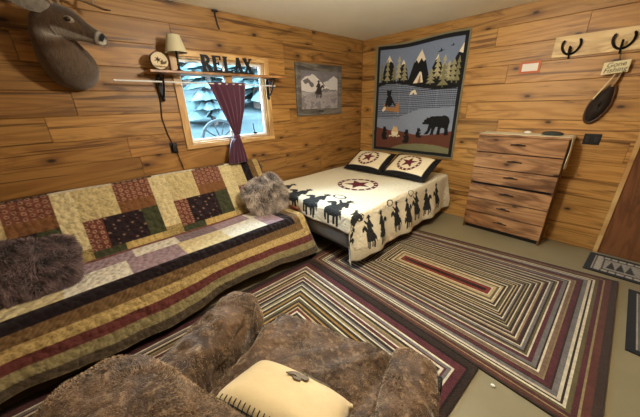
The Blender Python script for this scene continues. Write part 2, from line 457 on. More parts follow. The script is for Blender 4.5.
for k in range(1):
    rings = [[wp(.28, a, -.02), wp(.32, a, -.02), wp(.32, a, .02), wp(.28, a, .02)] for a in [2*PI*i/36 for i in range(37)]]
    g.loft(rings, cap=False)
obj('rim', g, m_grey, r)
for k in range(10):
    obj('spoke', G().tube([wp(.05, k*PI/5), wp(.29, k*PI/5)], .012, 8), m_grey, r)
g = G(); g.loft([[wp(rr, 2*PI*i/16, dx) for i in range(16)] for rr, dx in ((.05, -.08), (.07, -.05), (.07, .05), (.05, .09))]); obj('hub', g, m_grey, r)

# ================================================================== THINGS ON THE WINDOW WALL
# shelf ------------------------------------------------------------------------
sh = root('wall_shelf', (.1, -2.31, 1.765), 'long narrow wooden shelf on black iron brackets across the top of the window', 'shelf')
obj('shelf_board', G().box((.022, -3.0, 1.765), (.205, -1.63, 1.787)), m_shelf, sh, bevel=.004)
for yb in (-2.90, -1.775):
    g = G().box((.021, yb-.016, 1.57), (.027, yb+.016, 1.765)).box((.021, yb-.016, 1.758), (.19, yb+.016, 1.7645))
    g.tube([(.03, yb, 1.585), (.07, yb, 1.60), (.12, yb, 1.66), (.145, yb, 1.72), (.18, yb, 1.757)], .008, 8)
    sp = [(.075+.028*math.cos(a)*(1-a/14), yb, 1.715+.028*math.sin(a)*(1-a/14)) for a in [i*.5 for i in range(20)]]
    g.tube(sp, .006, 6)
    g.tube([(.12, yb, 1.70), (.12, yb, 1.672), (.105, yb, 1.668)], .006, 6)
    g.ell((.03, yb, 1.565), (.013, .016, .02))
    obj('bracket', g, m_iron, sh)
rod = root('curtain_rod', (.128, -2.5, 1.69), 'thin white curtain rod running below the wooden shelf', 'curtain rod')
obj('rod', G().tube([(.128, -3.24, 1.703), (.128, -2.5, 1.698), (.128, -1.75, 1.69)], .0065, 10), m_white, rod)
for y in (-3.243, -1.747):
    obj('finial', G().ell((.128, y, 1.703 if y < -3 else 1.69), (.009, .012, .009)), m_white, rod)

# curtain ------------------------------------------------------------------------
m_plum = M('plum_fabric', (72, 18, 46), rough=.75, var=.12, vs=30, sheen=.4, bump=.2, bs_=200, dist=.001)
cu = root('curtain', (.128, -2.31, .9), 'plum curtain gathered to a narrow waist and tied, hanging in the middle of the window', 'curtain')
def curtain(nz=60, na=90):
    rings = []
    for i in range(nz):
        f = i/(nz-1); z = 1.712-f*(1.712-.905)
        keys = [(1.712, -2.515, -2.112, .007), (1.67, -2.50, -2.117, .018), (1.45, -2.415, -2.16, .03), (1.22, -2.325, -2.245, .03), (1.185, -2.318, -2.262, .028), (1.13, -2.365, -2.24, .04), (1.0, -2.41, -2.205, .05), (.905, -2.425, -2.19, .045)]
        for k in range(len(keys)-1):
            if keys[k][0] >= z >= keys[k+1][0]:
                t = (keys[k][0]-z)/(keys[k][0]-keys[k+1][0]); a = [keys[k][q]*(1-t)+keys[k+1][q]*t for q in range(4)]; break
        yl, yr, dp = a[1], a[2], a[3]; ring = []
        for j in range(na):
            an = 2*PI*j/na; c = math.cos(an); s = math.sin(an)
            yy = (yl+yr)/2+(yr-yl)/2*c
            fold = math.sin(c*17+.8*math.sin(z*7))*.011*min(1, f*12+.25)
            ring.append((.128+dp*s*.8*(abs(s)**.2)+fold*(1 if s >= 0 else .6), yy, z))
        rings.append(ring)
    return G().loft(rings)
obj('curtain_panel', curtain(), m_plum, cu, smooth=180)
g = G(); g.loft([[(.128+(.033+.006*math.sin(q))*math.cos(2*PI*k/24), -2.289+(.036+.006*math.sin(q))*math.sin(2*PI*k/24), 1.205-q*.012) for k in range(24)] for q in range(4)]); obj('tieback', g, m_plum, cu)
# rod support peg under the shelf
obj('rod_holder', G().box((.10, -2.335, 1.706), (.15, -2.265, 1.764)), m_shelf, sh, bevel=.004)

# RELAX ------------------------------------------------------------------------
def strokes():
    def seg(a, b, w): 
        a, b = Vector(a), Vector(b); d = (b-a).normalized(); n = Vector((-d.y, d.x))*w/2
        return [tuple(a+n), tuple(a-n), tuple(b-n), tuple(b+n)]
    def arc(cx, cy, rx, ry, a0, a1, w, n=10):
        o = [(cx+rx*math.cos(a0+(a1-a0)*i/n), cy+ry*math.sin(a0+(a1-a0)*i/n)) for i in range(n+1)]
        i_ = [(cx+(rx-w)*math.cos(a0+(a1-a0)*i/n), cy+(ry-w*.8)*math.sin(a0+(a1-a0)*i/n)) for i in range(n+1)]
        return [(o[k], o[k+1], i_[k+1], i_[k]) for k in range(n)]
    s = .10
    D = {}
    D['R'] = [seg((.22, 0), (.22, 1), .30), seg((.02, s/2), (.42, s/2), s), seg((.02, 1-s/2), (.42, 1-s/2), s), seg((.45, .5), (.78, .04), .28), seg((.64, s/2), (.96, s/2), s), seg((.3, 1-.06), (.46, 1-.06), .12), seg((.3, .49), (.46, .49), .11)]+arc(.46, .715, .38, .285, -PI/2, PI/2, .24)
    D['E'] = [seg((.22, 0), (.22, 1), .30), seg((.02, s/2), (.42, s/2), s), seg((.02, 1-s/2), (.42, 1-s/2), s), seg((.2, .05), (.85, .05), .1), seg((.2, .95), (.83, .95), .1), seg((.2, .5), (.62, .5), .1), seg((.82, 0), (.82, .26), .1), seg((.80, .74), (.80, 1), .1), seg((.60, .38), (.60, .62), .09)]
    D['L'] = [seg((.22, 0), (.22, 1), .30), seg((.02, s/2), (.42, s/2), s), seg((.02, 1-s/2), (.44, 1-s/2), s), seg((.2, .05), (.85, .05), .1), seg((.82, 0), (.82, .32), .1)]
    D['A'] = [seg((.16, .02), (.47, .98), .15), seg((.47, .98), (.80, .02), .30), seg((.26, .34), (.72, .34), .09), seg((0, s/2), (.34, s/2), s), seg((.60, s/2), (1, s/2), s), seg((.36, 1-s/2), (.60, 1-s/2), s)]
    D['X'] = [seg((.18, .96), (.80, .04), .30), seg((.80, .96), (.18, .04), .15), seg((0, s/2), (.36, s/2), s), seg((.62, s/2), (1, s/2), s), seg((0, 1-s/2), (.40, 1-s/2), s), seg((.64, 1-s/2), (.98, 1-s/2), s)]
    return D
D = strokes()
sg = root('word_sign', (.18, -2.26, 1.7875), 'black cut-out wooden letters spelling RELAX on the shelf', 'sign')
obj('base_bar', G().box((.168, -2.572, 1.788), (.195, -2.035, 1.801)), m_blackpaint, sg)
yy = -2.565
for k, ch in enumerate('RELAX'):
    wd = .108; hh = .130
    g = G()
    for i, p in enumerate(D[ch]):
        e = .0002*i
        g.prism(p, lambda u, v, d: (.174-e+d*(1+.03*i), yy+u*wd*.90, 1.801+v*hh), .014)
    obj('letter_'+ch.lower(), g, m_blackpaint, sg, smooth=0)
    yy += wd-.002

# log slice ---------------------------------------------------------------------
def disc_paint(Y, Z):
    C = np.tile(L3(214, 196, 160), Y.shape+(1,)).reshape(Y.shape+(3,))
    d = np.hypot(Y, Z)
    C[(np.sin(d*520) > .75)] *= .86
    C[d > .064] = L3(60, 42, 28)
    dk = L3(60, 46, 36)
    for k in range(6):
        a = k*PI/3+.3
        C[inpoly(Y, Z, [(.008*math.cos(a+1.5)-.012, .008*math.sin(a+1.5)+.008), (.028*math.cos(a)-.012, .028*math.sin(a)+.008), (.008*math.cos(a-1.5)-.012, .008*math.sin(a-1.5)+.008)])] = dk
    C[inpoly(Y, Z, [(.0, -.03), (.05, -.02), (.055, .005), (.03, -.008), (.02, .012), (.005, -.005)])] = L3(96, 76, 54)
    C[inpoly(Y, Z, [(-.05, -.035), (.05, -.042), (.04, -.05), (-.04, -.048)])] = L3(120, 98, 68)
    return C
ls = root('log_slice', (.14, -2.885, 1.7875), 'round bark-edged log slice with dark painted motif at the left end of the shelf', 'ornament')
lc = Vector((.145, -2.90, 1.7875+.071))
g = G(); nr, na = 16, 48; vs = []; YY = []
for i in range(nr+1):
    for j in range(na):
        r_ = .0685*i/nr; a = 2*PI*j/na; w = 1+.025*math.sin(3*a)+.015*math.sin(7*a+1)
        y, z = r_*w*math.cos(a), r_*w*math.sin(a)
        vs.append(lc+Vector((.0125, y, z))); YY.append((y, z))
g.add(vs, [(i*na+j, (i+1)*na+j, (i+1)*na+(j+1) % na, i*na+(j+1) % na) for i in range(nr) for j in range(na)])
YY = np.array(YY)
obj('painted_face', g, m_cloth, ls, col=disc_paint(YY[:, 0], YY[:, 1]))
g = G()
def rr_(a): return 1+.025*math.sin(3*a)+.015*math.sin(7*a+1)
g.loft([[lc+Vector((dx, rad*rr_(2*PI*j/40)*math.cos(2*PI*j/40), rad*rr_(2*PI*j/40)*math.sin(2*PI*j/40))) for j in range(40)] for dx, rad in ((-.012, .066), (-.010, .071), (.010, .0715), (.0122, .068))])
obj('bark_edge', g, m_bark, ls)

# little lamp with cord ----------------------------------------------------------
lp = root('shelf_lamp', (.15, -2.742, 1.7875), 'small table lamp with a pale tapered shade and dark stem on the shelf', 'lamp')
lc = (.155, -2.755, 1.7875)
obj('lamp_base', G().lathe(lc, [(.001, .0005), (.028, .0005), (.029, .006), (.020, .012), (.010, .020), (.008, .04), (.013, .05), (.008, .062), (.008, .10), (.014, .108), (.007, .118), (.006, .175), (.001, .178)], 20), m_iron, lp)
m_shade = M('lamp_shade_fabric', (196, 186, 150), rough=.8, var=.04, bump=.2, bs_=150)
g = G(); g.lathe(lc, [(.052, .272), (.088, .142), (.0855, .142), (.0495, .272), (.052, .272)], 30); g.tube([(lc[0], lc[1], lc[2]+.17), (lc[0], lc[1], lc[2]+.268)], .003, 6)
obj('lamp_shade', g, m_shade, lp, smooth=60)
g = G(); g.tube([(.125, -2.765, 1.792), (.07, -2.775, 1.792), (.03, -2.80, 1.792), (.012, -2.86, 1.78), (.012, -2.93, 1.72), (.012, -2.925, 1.55), (.012, -2.945, 1.40), (.012, -2.925, 1.25), (.014, -2.905, 1.165), (.018, -2.898, 1.13)], .0045, 8); obj('power_cord', g, m_black, lp)
ot = root('wall_outlet', (.01, -2.897, 1.09), 'black outlet box with plug on the plank wall left of the window', 'outlet')
obj('outlet_plate', G().box((.0005, -2.93, 1.075), (.009, -2.865, 1.175)), m_black, ot, bevel=.003)
obj('plug', G().box((.0095, -2.918, 1.095), (.045, -2.876, 1.16)), m_black, ot, bevel=.005)
obj('outlet_cord', G().tube([(.03, -2.89, 1.10), (.025, -2.875, 1.03), (.02, -2.86, .95), (.018, -2.85, .85), (.014, -2.85, .6)], .0045, 8), m_black, ot)
g = G().tube([(.014, -2.285, 2.347), (.014, -2.285, 2.30), (.016, -2.275, 2.23), (.018, -2.262, 2.19)], .006, 8).ell((.018, -2.285, 2.336), (.018, .035, .011))
tag(obj('hanging_wire', g, m_black), 'short black wire hanging down the wall from the ceiling above the window', 'wire')

# framed picture -----------------------------------------------------------------
m_frame = wood('grey_frame_wood', (120, 114, 104), (98, 92, 84), (66, 62, 58), 'Y', 'Z', rough=.6, knots=False)
pf = root('framed_picture', (.02, -.92, 1.34), 'grey wooden framed picture of a rider on horseback in snowy mountains', 'picture')
Y0, Y1, Z0, Z1 = -1.343, -.495, 1.34, 1.975
w = .085
def mitre_frame(Y0, Y1, Z0, Z1, w):
    g = G(); ring = []
    prof = [(0, .001), (0, .022), (.012, .030), (w*.55, .026), (w*.6, .018), (w, .016), (w, .001)]
    for (sy, sz) in ((0, 0), (1, 0), (1, 1), (0, 1), (0, 0)):
        ring.append([(d, (Y0+o) if sy == 0 else (Y1-o), (Z0+o) if sz == 0 else (Z1-o)) for o, d in prof])
    g.loft(ring, cap=False); return g
obj('frame', mitre_frame(Y0, Y1, Z0, Z1, w), m_frame, pf, smooth=30)
ny, nz = 170, 130
ys = np.linspace(Y0+w-.004, Y1-w+.004, ny); zs = np.linspace(Z0+w-.004, Z1-w+.004, nz)
Yg, Zg = np.meshgrid(ys, zs, indexing='ij'); s = (Yg-ys[0])/(ys[-1]-ys[0]); t = (Zg-zs[0])/(zs[-1]-zs[0])
C = np.zeros(s.shape+(3,)); C[:] = L3(104, 100, 104)
nz_ = np.array([[mnoise.fractal((float(a)*5, float(b)*5, 3), 1, 2, 4) for b in t[0]] for a in s[:, 0]])
C += (.05*nz_)[..., None]
C[inpoly(s, t+.05*nz_, [(0, .70), (.12, .86), (.3, .92), (.45, .80), (.62, .60), (.5, .45), (0, .50)])] = L3(190, 184, 180)
C[inpoly(s, t+.05*nz_, [(.58, .70), (.75, .80), (.88, .88), (1.01, .78), (1.01, .5), (.7, .52)])] = L3(184, 180, 178)
C[inpoly(s, t+.06*nz_, [(.04, .70), (.16, .80), (.33, .66), (.28, .60), (.18, .66), (.1, .6)])] = L3(92, 86, 88)
C[inpoly(s, t+.06*nz_, [(.36, .88), (.6, .62), (.72, .55), (.55, .55), (.42, .7)])] = L3(205, 200, 194)
low = t+.08*nz_ < .48
C[low] = (L3(142, 136, 136)[None]+(.10*nz_[low])[:, None])
C[(t+.12*nz_ < .40) & (nz_ > .12)] = L3(112, 106, 110)
C[rider(s, t, .46, .29, .5, 1)] = L3(44, 38, 38)
C = np.clip(C*1.25, .01, 1)
P = np.stack([np.full(s.shape, .0155), Yg, Zg], -1)
m_print = M('painting', None, rough=.45, var=.06, vs=30)
obj('painting', G().grid(P), m_print, pf, col=C.reshape(-1, 3))
obj('title_plate', G().box((.0185, -.96, Z0+.045), (.029, -.88, Z0+.06)), m_blackpaint, pf)

# deer head mount ----------------------------------------------------------------
m_hair = M('deer_hair', None, rough=.85, var=.38, vs=26, stretch=(2.2, 2.2, .8), bump=1.0, bs_=70, sheen=.25, dist=.006, spec=.2)
m_eye = M('glass_eye', (12, 9, 8), rough=.05, var=0, coat=1)
dm = root('deer_mount', (.0, -3.49, 1.80), 'mounted deer head with pale throat and dark nose on the window wall', 'deer head')
# centre line, half width (horizontal), half height, "up" direction
spine = [  # (pos, w, h)
    ((.002, -3.470, 1.800), .150, .160), ((.040, -3.472, 1.800), .158, .172), ((.090, -3.482, 1.815), .158, .178), ((.140, -3.500, 1.850), .144, .166), ((.182, -3.520, 1.900), .124, .146), ((.210, -3.535, 1.955), .106, .124), ((.230, -3.540, 2.000), .092, .108),
    ((.252, -3.522, 2.020), .086, .100), ((.275, -3.480, 2.028), .086, .098), ((.300, -3.438, 2.012), .080, .092), ((.322, -3.402, 1.990), .064, .077), ((.342, -3.370, 1.970), .050, .060), ((.361, -3.340, 1.952), .042, .050), ((.379, -3.313, 1.938), .039, .045), ((.394, -3.291, 1.927), .035, .038), ((.403, -3.279, 1.920), .024, .024)]
rings = []; dc = []; NS = 36
pts = [Vector(p) for p, _, _ in spine]
# resample smoothly
fine = []
for i in range(len(spine)-1):
    for q in range(3):
        t = q/3; fine.append(tuple([*(pts[i].lerp(pts[i+1], t))]+[spine[i][1]*(1-t)+spine[i+1][1]*t, spine[i][2]*(1-t)+spine[i+1][2]*t, i+t]))
fine.append((*pts[-1], spine[-1][1], spine[-1][2], len(spine)-1))
hd = Vector((.18, .27, -.15)).normalized()
for k, (x, y, z, w_, h_, u) in enumerate(fine):
    a = Vector(fine[max(0, k-2)][:3]); b_ = Vector(fine[min(len(fine)-1, k+2)][:3]); tan = (b_-a).normalized()
    if u < 2: tan = (Vector((1, 0, .15))*(1-u/2)+tan*(u/2)).normalized()
    side = tan.cross(Vector((0, 0, 1)))
    if side.length < .2: side = Vector((.8, -.6, 0))
    side.normalize(); 
    if u < 7: side = (Vector((0, -1, 0))*(1-u/7)+hd.cross(Vector((0, 0, 1))).normalized()*-0*u/7+side*(u/7)).normalized() if side.y < 0 else (Vector((0, 1, 0))*(1-u/7)+side*(u/7)).normalized()
    up = side.cross(tan).normalized()
    if up.z < 0 or (up.z < .3 and up.x > 0 and u < 7): up = up
    ring = []
    for j in range(NS):
        an = 2*PI*j/NS; cs, sn = math.cos(an), math.sin(an)
        hh = h_*(1.0 if sn > 0 else 1.0)
        p = Vector((x, y, z))+side*w_*cs*(1-.12*max(0, sn))+up*hh*sn
        ring.append(p)
        base = L3(74, 54, 35)
        grey = L3(150, 138, 120); white = L3(205, 196, 178); dark = L3(52, 42, 34)
        c = base.copy()
        upz = (up*sn).z+0*cs; ventral = -(up*sn).normalized().z if abs(sn) > .2 else 0
        if u < 7.5:
            c = base*(1-.25*max(0, sn))
            if 5.2 < u < 7.2 and sn < -.3: kk = min(1, (-sn-.3)*1.6)*min(1, (u-5.2)*1.5); c = c*(1-.6*kk)+white*.40*kk
            elif u <= 4.6 and sn < -.2: c = c*(.85)+grey*.10
        else:
            if sn < -.45 and u < 13: c = c*.5+white*.35
            if sn > .6: c = dark*.5+c*.5
            if 11.2 < u < 13.2 and sn > -.3: c = c*.65+dark*.3
            if 13.2 < u < 13.9: c = white*.45
            if u >= 14.0 and sn > -.35: c = L3(20, 17, 16)
            if u >= 14.0 and sn <= -.35: c = white
        dc.append(c)
    rings.append(ring)
g = G().loft(rings)
obj('neck_and_head', g, m_hair, dm, col=np.array(dc), smooth=180)
hside = Vector((-.8, .6, 0))
def headpt(f, s_, u_):   # forward, side (to the deer's left = towards wall is +), up
    fw = Vector((.45, .75, -.40)).normalized(); sd = fw.cross(Vector((0, 0, 1))).normalized(); uu = sd.cross(fw)
    return Vector((.270, -3.480, 2.028))+fw*f+sd*s_+uu*u_
for sgn in (-1, 1):
    e = headpt(.082, sgn*.070, .034)
    g = G().ell(e, (.015, .015, .014)); obj('eye', g, m_eye, dm)
    g = G(); cc = []
    fw = headpt(1, 0, 0)-headpt(0, 0, 0); sd = headpt(0, 1, 0)-headpt(0, 0, 0); uu = headpt(0, 0, 1)-headpt(0, 0, 0)
    for k in range(20):
        a = 2*PI*k/20
    g.loft([[e-sd*sgn*.002+(fw*math.cos(2*PI*k/20)*1.35+uu*math.sin(2*PI*k/20))*r_+sd*sgn*o_ for k in range(20)] for r_, o_ in ((.022, -.012), (.0175, .004), (.0125, .006))], cap=False)
    obj('eyelid', g, M('pale_eye_ring', (128, 114, 92), rough=.8), dm)
    # ear
    b0 = headpt(-.015, sgn*.068, .050); d = (fw*-.80+sd*sgn*.52-uu*.06).normalized(); L_ = .23
    n_ = (fw*.75-d*fw.dot(d)).normalized(); s2 = d.cross(n_).normalized()
    outer, inner = [], []
    for i in range(12):
        t = i/11; w_ = .016+.046*math.sin(PI*min(1, t*.95+.05))**.8*(1-.35*t); w_ = w_ if i < 11 else .003
        c0 = b0+d*L_*t
        outer.append([c0+s2*w_*math.cos(2*PI*k/16)-n_*w_*.45*(math.sin(2*PI*k/16) if math.sin(2*PI*k/16) > 0 else .35*math.sin(2*PI*k/16)) for k in range(16)])
    cc = []
    for i in range(12):
        for k in range(16): cc.append(L3(96, 80, 62) if math.sin(2*PI*k/16) > 0.05 else L3(132, 122, 108)*(.7+.06*(k % 5)))
    obj('ear', G().loft(outer), m_hair, dm, col=np.array(cc), smooth=180)
    # antler: main beam sweeping out and forward with tines
    m_ant = M('antler', (128, 104, 76), rough=.5, var=.25, vs=20, bump=.5, bs_=60)
    a0 = headpt(-.02, sgn*.03, .065)
    bm = [a0, a0+uu*.05-fw*.03+sd*sgn*.02, a0+uu*.09-fw*.05+sd*sgn*.08, a0+uu*.12-fw*.01+sd*sgn*.15, a0+uu*.13+fw*.08+sd*sgn*.17, a0+uu*.13+fw*.17+sd*sgn*.14, a0+uu*.14+fw*.23+sd*sgn*.09]
    g = G().tube(bm, [.014, .012, .011, .0105, .009, .007, .003], 8)
    for q, (pt, hgt) in enumerate(((2, .10), (3, .13), (4, .11))):
        g.tube([bm[pt], bm[pt]+uu*hgt*.5+sd*sgn*.01, bm[pt]+uu*hgt-sd*sgn*.012], [.008, .006, .002], 7)
    obj('antler', g, m_ant, dm)

# ================================================================== THINGS ON THE BACK WALL
# wall quilt ----------------------------------------------------------------------
QX, QZ, QW, QH = .255, .765, 1.285, 1.465
ns, ntt = 300, 330
s_ = np.linspace(0, QW, ns); t_ = np.linspace(0, QH, ntt); X, Y = np.meshgrid(s_, t_, indexing='ij')
X = X-.012; Y = Y-.006      # measured coordinates start at the inner corner
C = np.zeros(X.shape+(3,))
navy = L3(28, 29, 33); sky = L3(122, 136, 160); lake = L3(134, 146, 166); sage = L3(128, 124, 98); brown = L3(104, 62, 48); cream = L3(232, 220, 192); tan = L3(168, 122, 76); blk = L3(24, 25, 28)
C[:] = sage
inn = (X > .03) & (X < 1.255) & (Y > -.0+.012) & (Y < 1.44)
C[inn] = navy
pic = (X > .072) & (X < 1.213) & (Y > .055) & (Y < 1.395)
C[pic] = sky
lt = lambda x: .845+.075*np.sin((x-.15)*4.2)*np.exp(-.3*x)+.02
land_low = np.interp(X, [.06, .2, .386, .55, .738, .9, 1.025, 1.22], [.915, .955, .956, .93, .882, .85, .84, .855])
def P_(poly, c, extra=None):
    m = inpoly(X, Y, poly) & pic
    if extra is not None: m &= extra
    C[m] = c
P_([(.10, .95), (.16, 1.18), (.226, 1.321), (.30, 1.2), (.36, .95)], blk); P_([(.175, 1.215), (.226, 1.321), (.285, 1.225), (.25, 1.25), (.22, 1.215), (.2, 1.25)], cream)
P_([(.36, .95), (.41, 1.17), (.447, 1.255), (.50, 1.16), (.55, .95)], blk); P_([(.415, 1.185), (.447, 1.255), (.485, 1.19), (.45, 1.2)], cream)
P_([(.52, .93), (.548, 1.02), (.606, 1.2), (.705, 1.332), (.775, 1.19), (.82, 1.05), (.86, .9)], blk)
P_([(.606, 1.19), (.705, 1.332), (.768, 1.21), (.74, 1.19), (.71, 1.235), (.67, 1.18), (.64, 1.225)], cream)
P_([(.80, .92), (.86, 1.09), (.93, 1.24), (.99, 1.1), (1.03, .9)], blk); P_([(.895, 1.18), (.93, 1.24), (.955, 1.17), (.925, 1.19)], cream)
P_([(1.02, .9), (1.09, 1.1), (1.213, 1.32), (1.213, .85)], blk); P_([(1.165, 1.235), (1.213, 1.325), (1.213, 1.22)], cream)
# dark land band and lake edge
m = pic & (Y < np.interp(X, [.06, .2, .4, .6, .75, .9, 1.22], [.975, .99, .985, .965, .95, .93, .92])) & (Y > land_low); C[m] = blk
P_([(.615, .945), (.70, 1.079), (.725, 1.07), (.757, .945)], cream); P_([(.675, .945), (.712, 1.05), (.722, .945)], L3(150, 120, 90))
def pine(x, top, bot, w, c):
    n = 4
    for k in range(n):
        a = top-(top-bot)*.86*k/n; b_ = top-(top-bot)*.86*(k+1)/n-.012; ww = w*(.42+.58*(k+1)/n)
        P_([(x, a), (x+ww/2, b_), (x-ww/2, b_)], c)
    P_([(x-.008, bot+.04), (x+.008, bot+.04), (x+.008, bot), (x-.008, bot)], c*.6)
tg = L3(150, 146, 112); tg2 = L3(128, 126, 92); tc_ = L3(176, 168, 132)
for a in ((.112, 1.221, .985, .085, tg2), (.21, 1.272, .97, .10, tg), (.385, 1.309, 1.0, .10, tc_), (.315, 1.19, .99, .09, tg2), (.474, 1.206, .98, .11, tg), (.935, 1.22, .97, .11, tc_), (1.016, 1.228, .95, .09, tc_), (1.074, 1.16, .93, .09, tc_), (.86, 1.10, .905, .13, tg), (1.13, 1.175, .91, .12, tg), (1.02, 1.136, .862, .14, tg2), (1.185, 1.20, .90, .08, tg2)): pine(*a)
# lake
lakem = pic & (Y < land_low); C[lakem] = lake
pl_low = np.interp(X, [.06, .3, .503, .748, 1.0, 1.22], [.50, .50, .53, .617, .625, .633])
plaid = lakem & (Y > pl_low); C[plaid & ((np.mod(Y, .024) < .009) | (np.mod(X, .022) < .004))] = L3(58, 62, 74)
st = lakem & (Y <= pl_low) & (X < .45) & (Y > .47); C[st & (np.mod(Y, .03) < .006)] = L3(70, 74, 86)
P_([(.165, .705), (.20, .66), (.24, .64), (.36, .645), (.425, .72), (.437, .575), (.255, .588), (.19, .60)], tan)
C[inell(X, Y, .265, .73, .055, .075) & pic] = blk; C[inell(X, Y, .255, .83, .038, .036) & pic] = blk
C[(inell(X, Y, .228, .865, .013, .016) | inell(X, Y, .282, .865, .013, .016)) & pic] = blk
P_([(.215, .76), (.195, .66), (.22, .635), (.25, .72)], blk); P_([(.30, .72), (.36, .655), (.38, .66), (.31, .76)], blk)
P_([(.145, .60), (.175, .645), (.215, .65), (.205, .61), (.165, .575)], cream)
P_([(.575, .80), (.60, .845), (.655, .868), (.695, .80), (.655, .80), (.64, .83), (.61, .80)], cream)
brow = np.interp(X, [.06, .2, .326, .5, .712, .85, 1.024, 1.22], [.355, .33, .315, .31, .275, .27, .295, .345]); C[pic & (Y < brow)] = brown
C[pic & inell(X, Y, .87, .0, .56, .155)] = L3(126, 126, 92)
m = bear((X-.815)/.375, (Y-.275)/.355); C[m & pic] = blk
for (cx, cy, w_, f_) in ((.145, .17, .14, 1), (.655, .145, .145, -1)):
    C[cub(((X-cx)/w_) if f_ > 0 else ((cx-X)/w_), (Y-cy)/.20) & pic] = blk
C[cub((X-.715)/.115, (Y-.235)/.135) & pic] = blk
C[inell(X, Y, .39, .295, .055, .06) & pic] = cream; P_([(.34, .30), (.365, .39), (.395, .35), (.415, .385), (.44, .30)], L3(222, 186, 130))
for q in range(6): C[inell(X, Y, .31+.03*q, .235+.008*(q % 2), .014, .012) & pic] = cream*.9
for (bx, by, k) in ((.952, 1.271, 1), (1.087, 1.314, .6)):
    P_([(bx-.05*k, by-.012*k), (bx-.01*k, by+.005*k), (bx+.005*k, by+.035*k), (bx+.015*k, by+.004*k), (bx+.05*k, by+.012*k), (bx+.008*k, by-.012*k)], blk)
Xw, Zw = QX+s_[:, None]+0*t_[None], QZ+t_[None]+0*s_[:, None]
dpt = -.012-.006*np.sin(Xw*9+Zw*2)*np.sin(Zw*4)-.005*np.sin(Xw*23)*(Zw-QZ < .3)
Zw = Zw+.012*np.sin(Xw*5.5+.6)*((Zw-QZ)/QH)
P = np.stack([Xw, dpt, Zw], -1)
m_quilt = M('quilted_print', None, rough=.85, var=.08, vs=60, bump=.3, bs_=200, sheen=.15, quilt=26, dist=.003, spec=.2)
tag(obj('wall_quilt', G().grid(P[::-1]), m_quilt, col=C[::-1].reshape(-1, 3), smooth=180, solid=.006), 'dark-bordered appliqued quilt of bears, lake, pines and mountains hanging on the back wall', 'quilt')

# orange framed note --------------------------------------------------------------
nb = root('framed_note', (2.16, -.01, 1.72), 'small white note in an orange frame pinned to the plank wall above the dresser', 'note')
m_or = M('orange_frame', (196, 104, 50), rough=.6)
g = G(); a = (2.072, 1.722); b_ = (2.247, 1.832); w = .02
g.box((a[0], -.012, a[1]), (b_[0], -.001, a[1]+w)).box((a[0], -.012, b_[1]-w), (b_[0], -.001, b_[1])).box((a[0], -.012, a[1]+w), (a[0]+w, -.001, b_[1]-w)).box((b_[0]-w, -.012, a[1]+w), (b_[0], -.001, b_[1]-w))
obj('frame', g, m_or, nb)
obj('paper', G().box((a[0]+w, -.006, a[1]+w), (b_[0]-w, -.0015, b_[1]-w)), m_paper, nb, smooth=0)

# horseshoe rack ------------------------------------------------------------------
m_board = wood('pale_pine', (232, 204, 148), (216, 184, 126), (180, 142, 92), 'X', 'Z', rough=.5, knots=False)
rk = root('horseshoe_rack', (2.68, -.01, 1.83), 'pale pine board with dark horseshoe hooks on the wall above the dresser', 'rack')
obj('board', G().box((2.315, -.022, 1.838), (3.06, -.0005, 2.012)), m_board, rk, bevel=.003)
for hx in (2.445, 2.775):
    g = G(); pts = []
    hz = 1.925
    for i in range(25):
        a = PI*.72-(PI*2-PI*.56)*0-(i/24)*(PI*1.44)-PI*0
    for i in range(25):
        a = PI/2+PI*.27+(i/24)*(PI*1.46)    # gap upwards
        pts.append((hx+.064*math.cos(a)*(1+.12*math.sin(a)), -.030-.030*(.5+.5*math.sin(a)), hz+.070*math.sin(a)))
    g.tube(pts, [.005]+[.0075]*23+[.005], 8, flat=1.4)
    for i in range(3, 23, 4):
        g.ell((pts[i][0], pts[i][1]-.009, pts[i][2]), (.004, .003, .004), 6, 4)
    obj('horseshoe', g, m_iron, rk)
    g = G(); g.tube([(hx, -.023, 1.915), (hx, -.045, 1.875), (hx, -.085, 1.862), (hx, -.10, 1.885), (hx, -.095, 1.915)], .007, 8); g.tube([(hx, -.023, 1.905), (hx, -.026, 1.855), (hx, -.03, 1.82)], .007, 8)
    obj('hook', g, m_iron, rk)

# hanging fishing ornament ----------------------------------------------------------
fo = root('fishing_ornament', (2.78, -.04, 1.27), 'fishing net ornament with a Gone Fishing sign hanging from the right horseshoe hook', 'ornament')
m_netwood = wood('net_wood', (92, 58, 34), (66, 40, 24), (40, 24, 14), 'Z', 'X', rough=.4, knots=False)
m_sign = M('sign_board', (222, 208, 160), rough=.6, var=.06)
hx0, hz0 = 2.762, 1.415; tilt = .30
def npt(a, k=1.0, y=-.03):
    u = .066*math.cos(a)*k*(1-.32*max(0, math.sin(a))); v = .165*math.sin(a)*k
    return (hx0+u*math.cos(tilt)+v*math.sin(tilt), y, hz0+v*math.cos(tilt)-u*math.sin(tilt))
obj('net_hoop', G().tube([npt(2*PI*i/40) for i in range(41)], .011, 8), m_netwood, fo)
m_net = M('dark_net', (38, 28, 20), rough=.95, var=.4, vs=90, bump=1, bs_=120)
g = G(); rings = [[npt(2*PI*i/32, k, y) for i in range(32)] for k, y in ((.96, -.032), (.80, -.05), (.66, -.075), (.4, -.088), (.1, -.09))]; g.loft(rings, cap=False)
rings = [[npt(2*PI*i/32, k, y) for i in range(32)] for k, y in ((.95, -.028), (.5, -.018), (.02, -.016))]; g.loft(rings, cap=False)
obj('net_bag', g, m_net, fo, smooth=180)
tp = npt(PI/2)
obj('net_handle', G().tube([tp, (2.83, -.03, 1.64), (2.842, -.04, 1.70)], [.011, .009, .007], 8), m_netwood, fo)
obj('fishing_rod', G().tube([(2.705, -.05, 1.46), (2.755, -.052, 1.57), (2.795, -.052, 1.66)], [.007, .005, .003], 8), m_sign, fo)
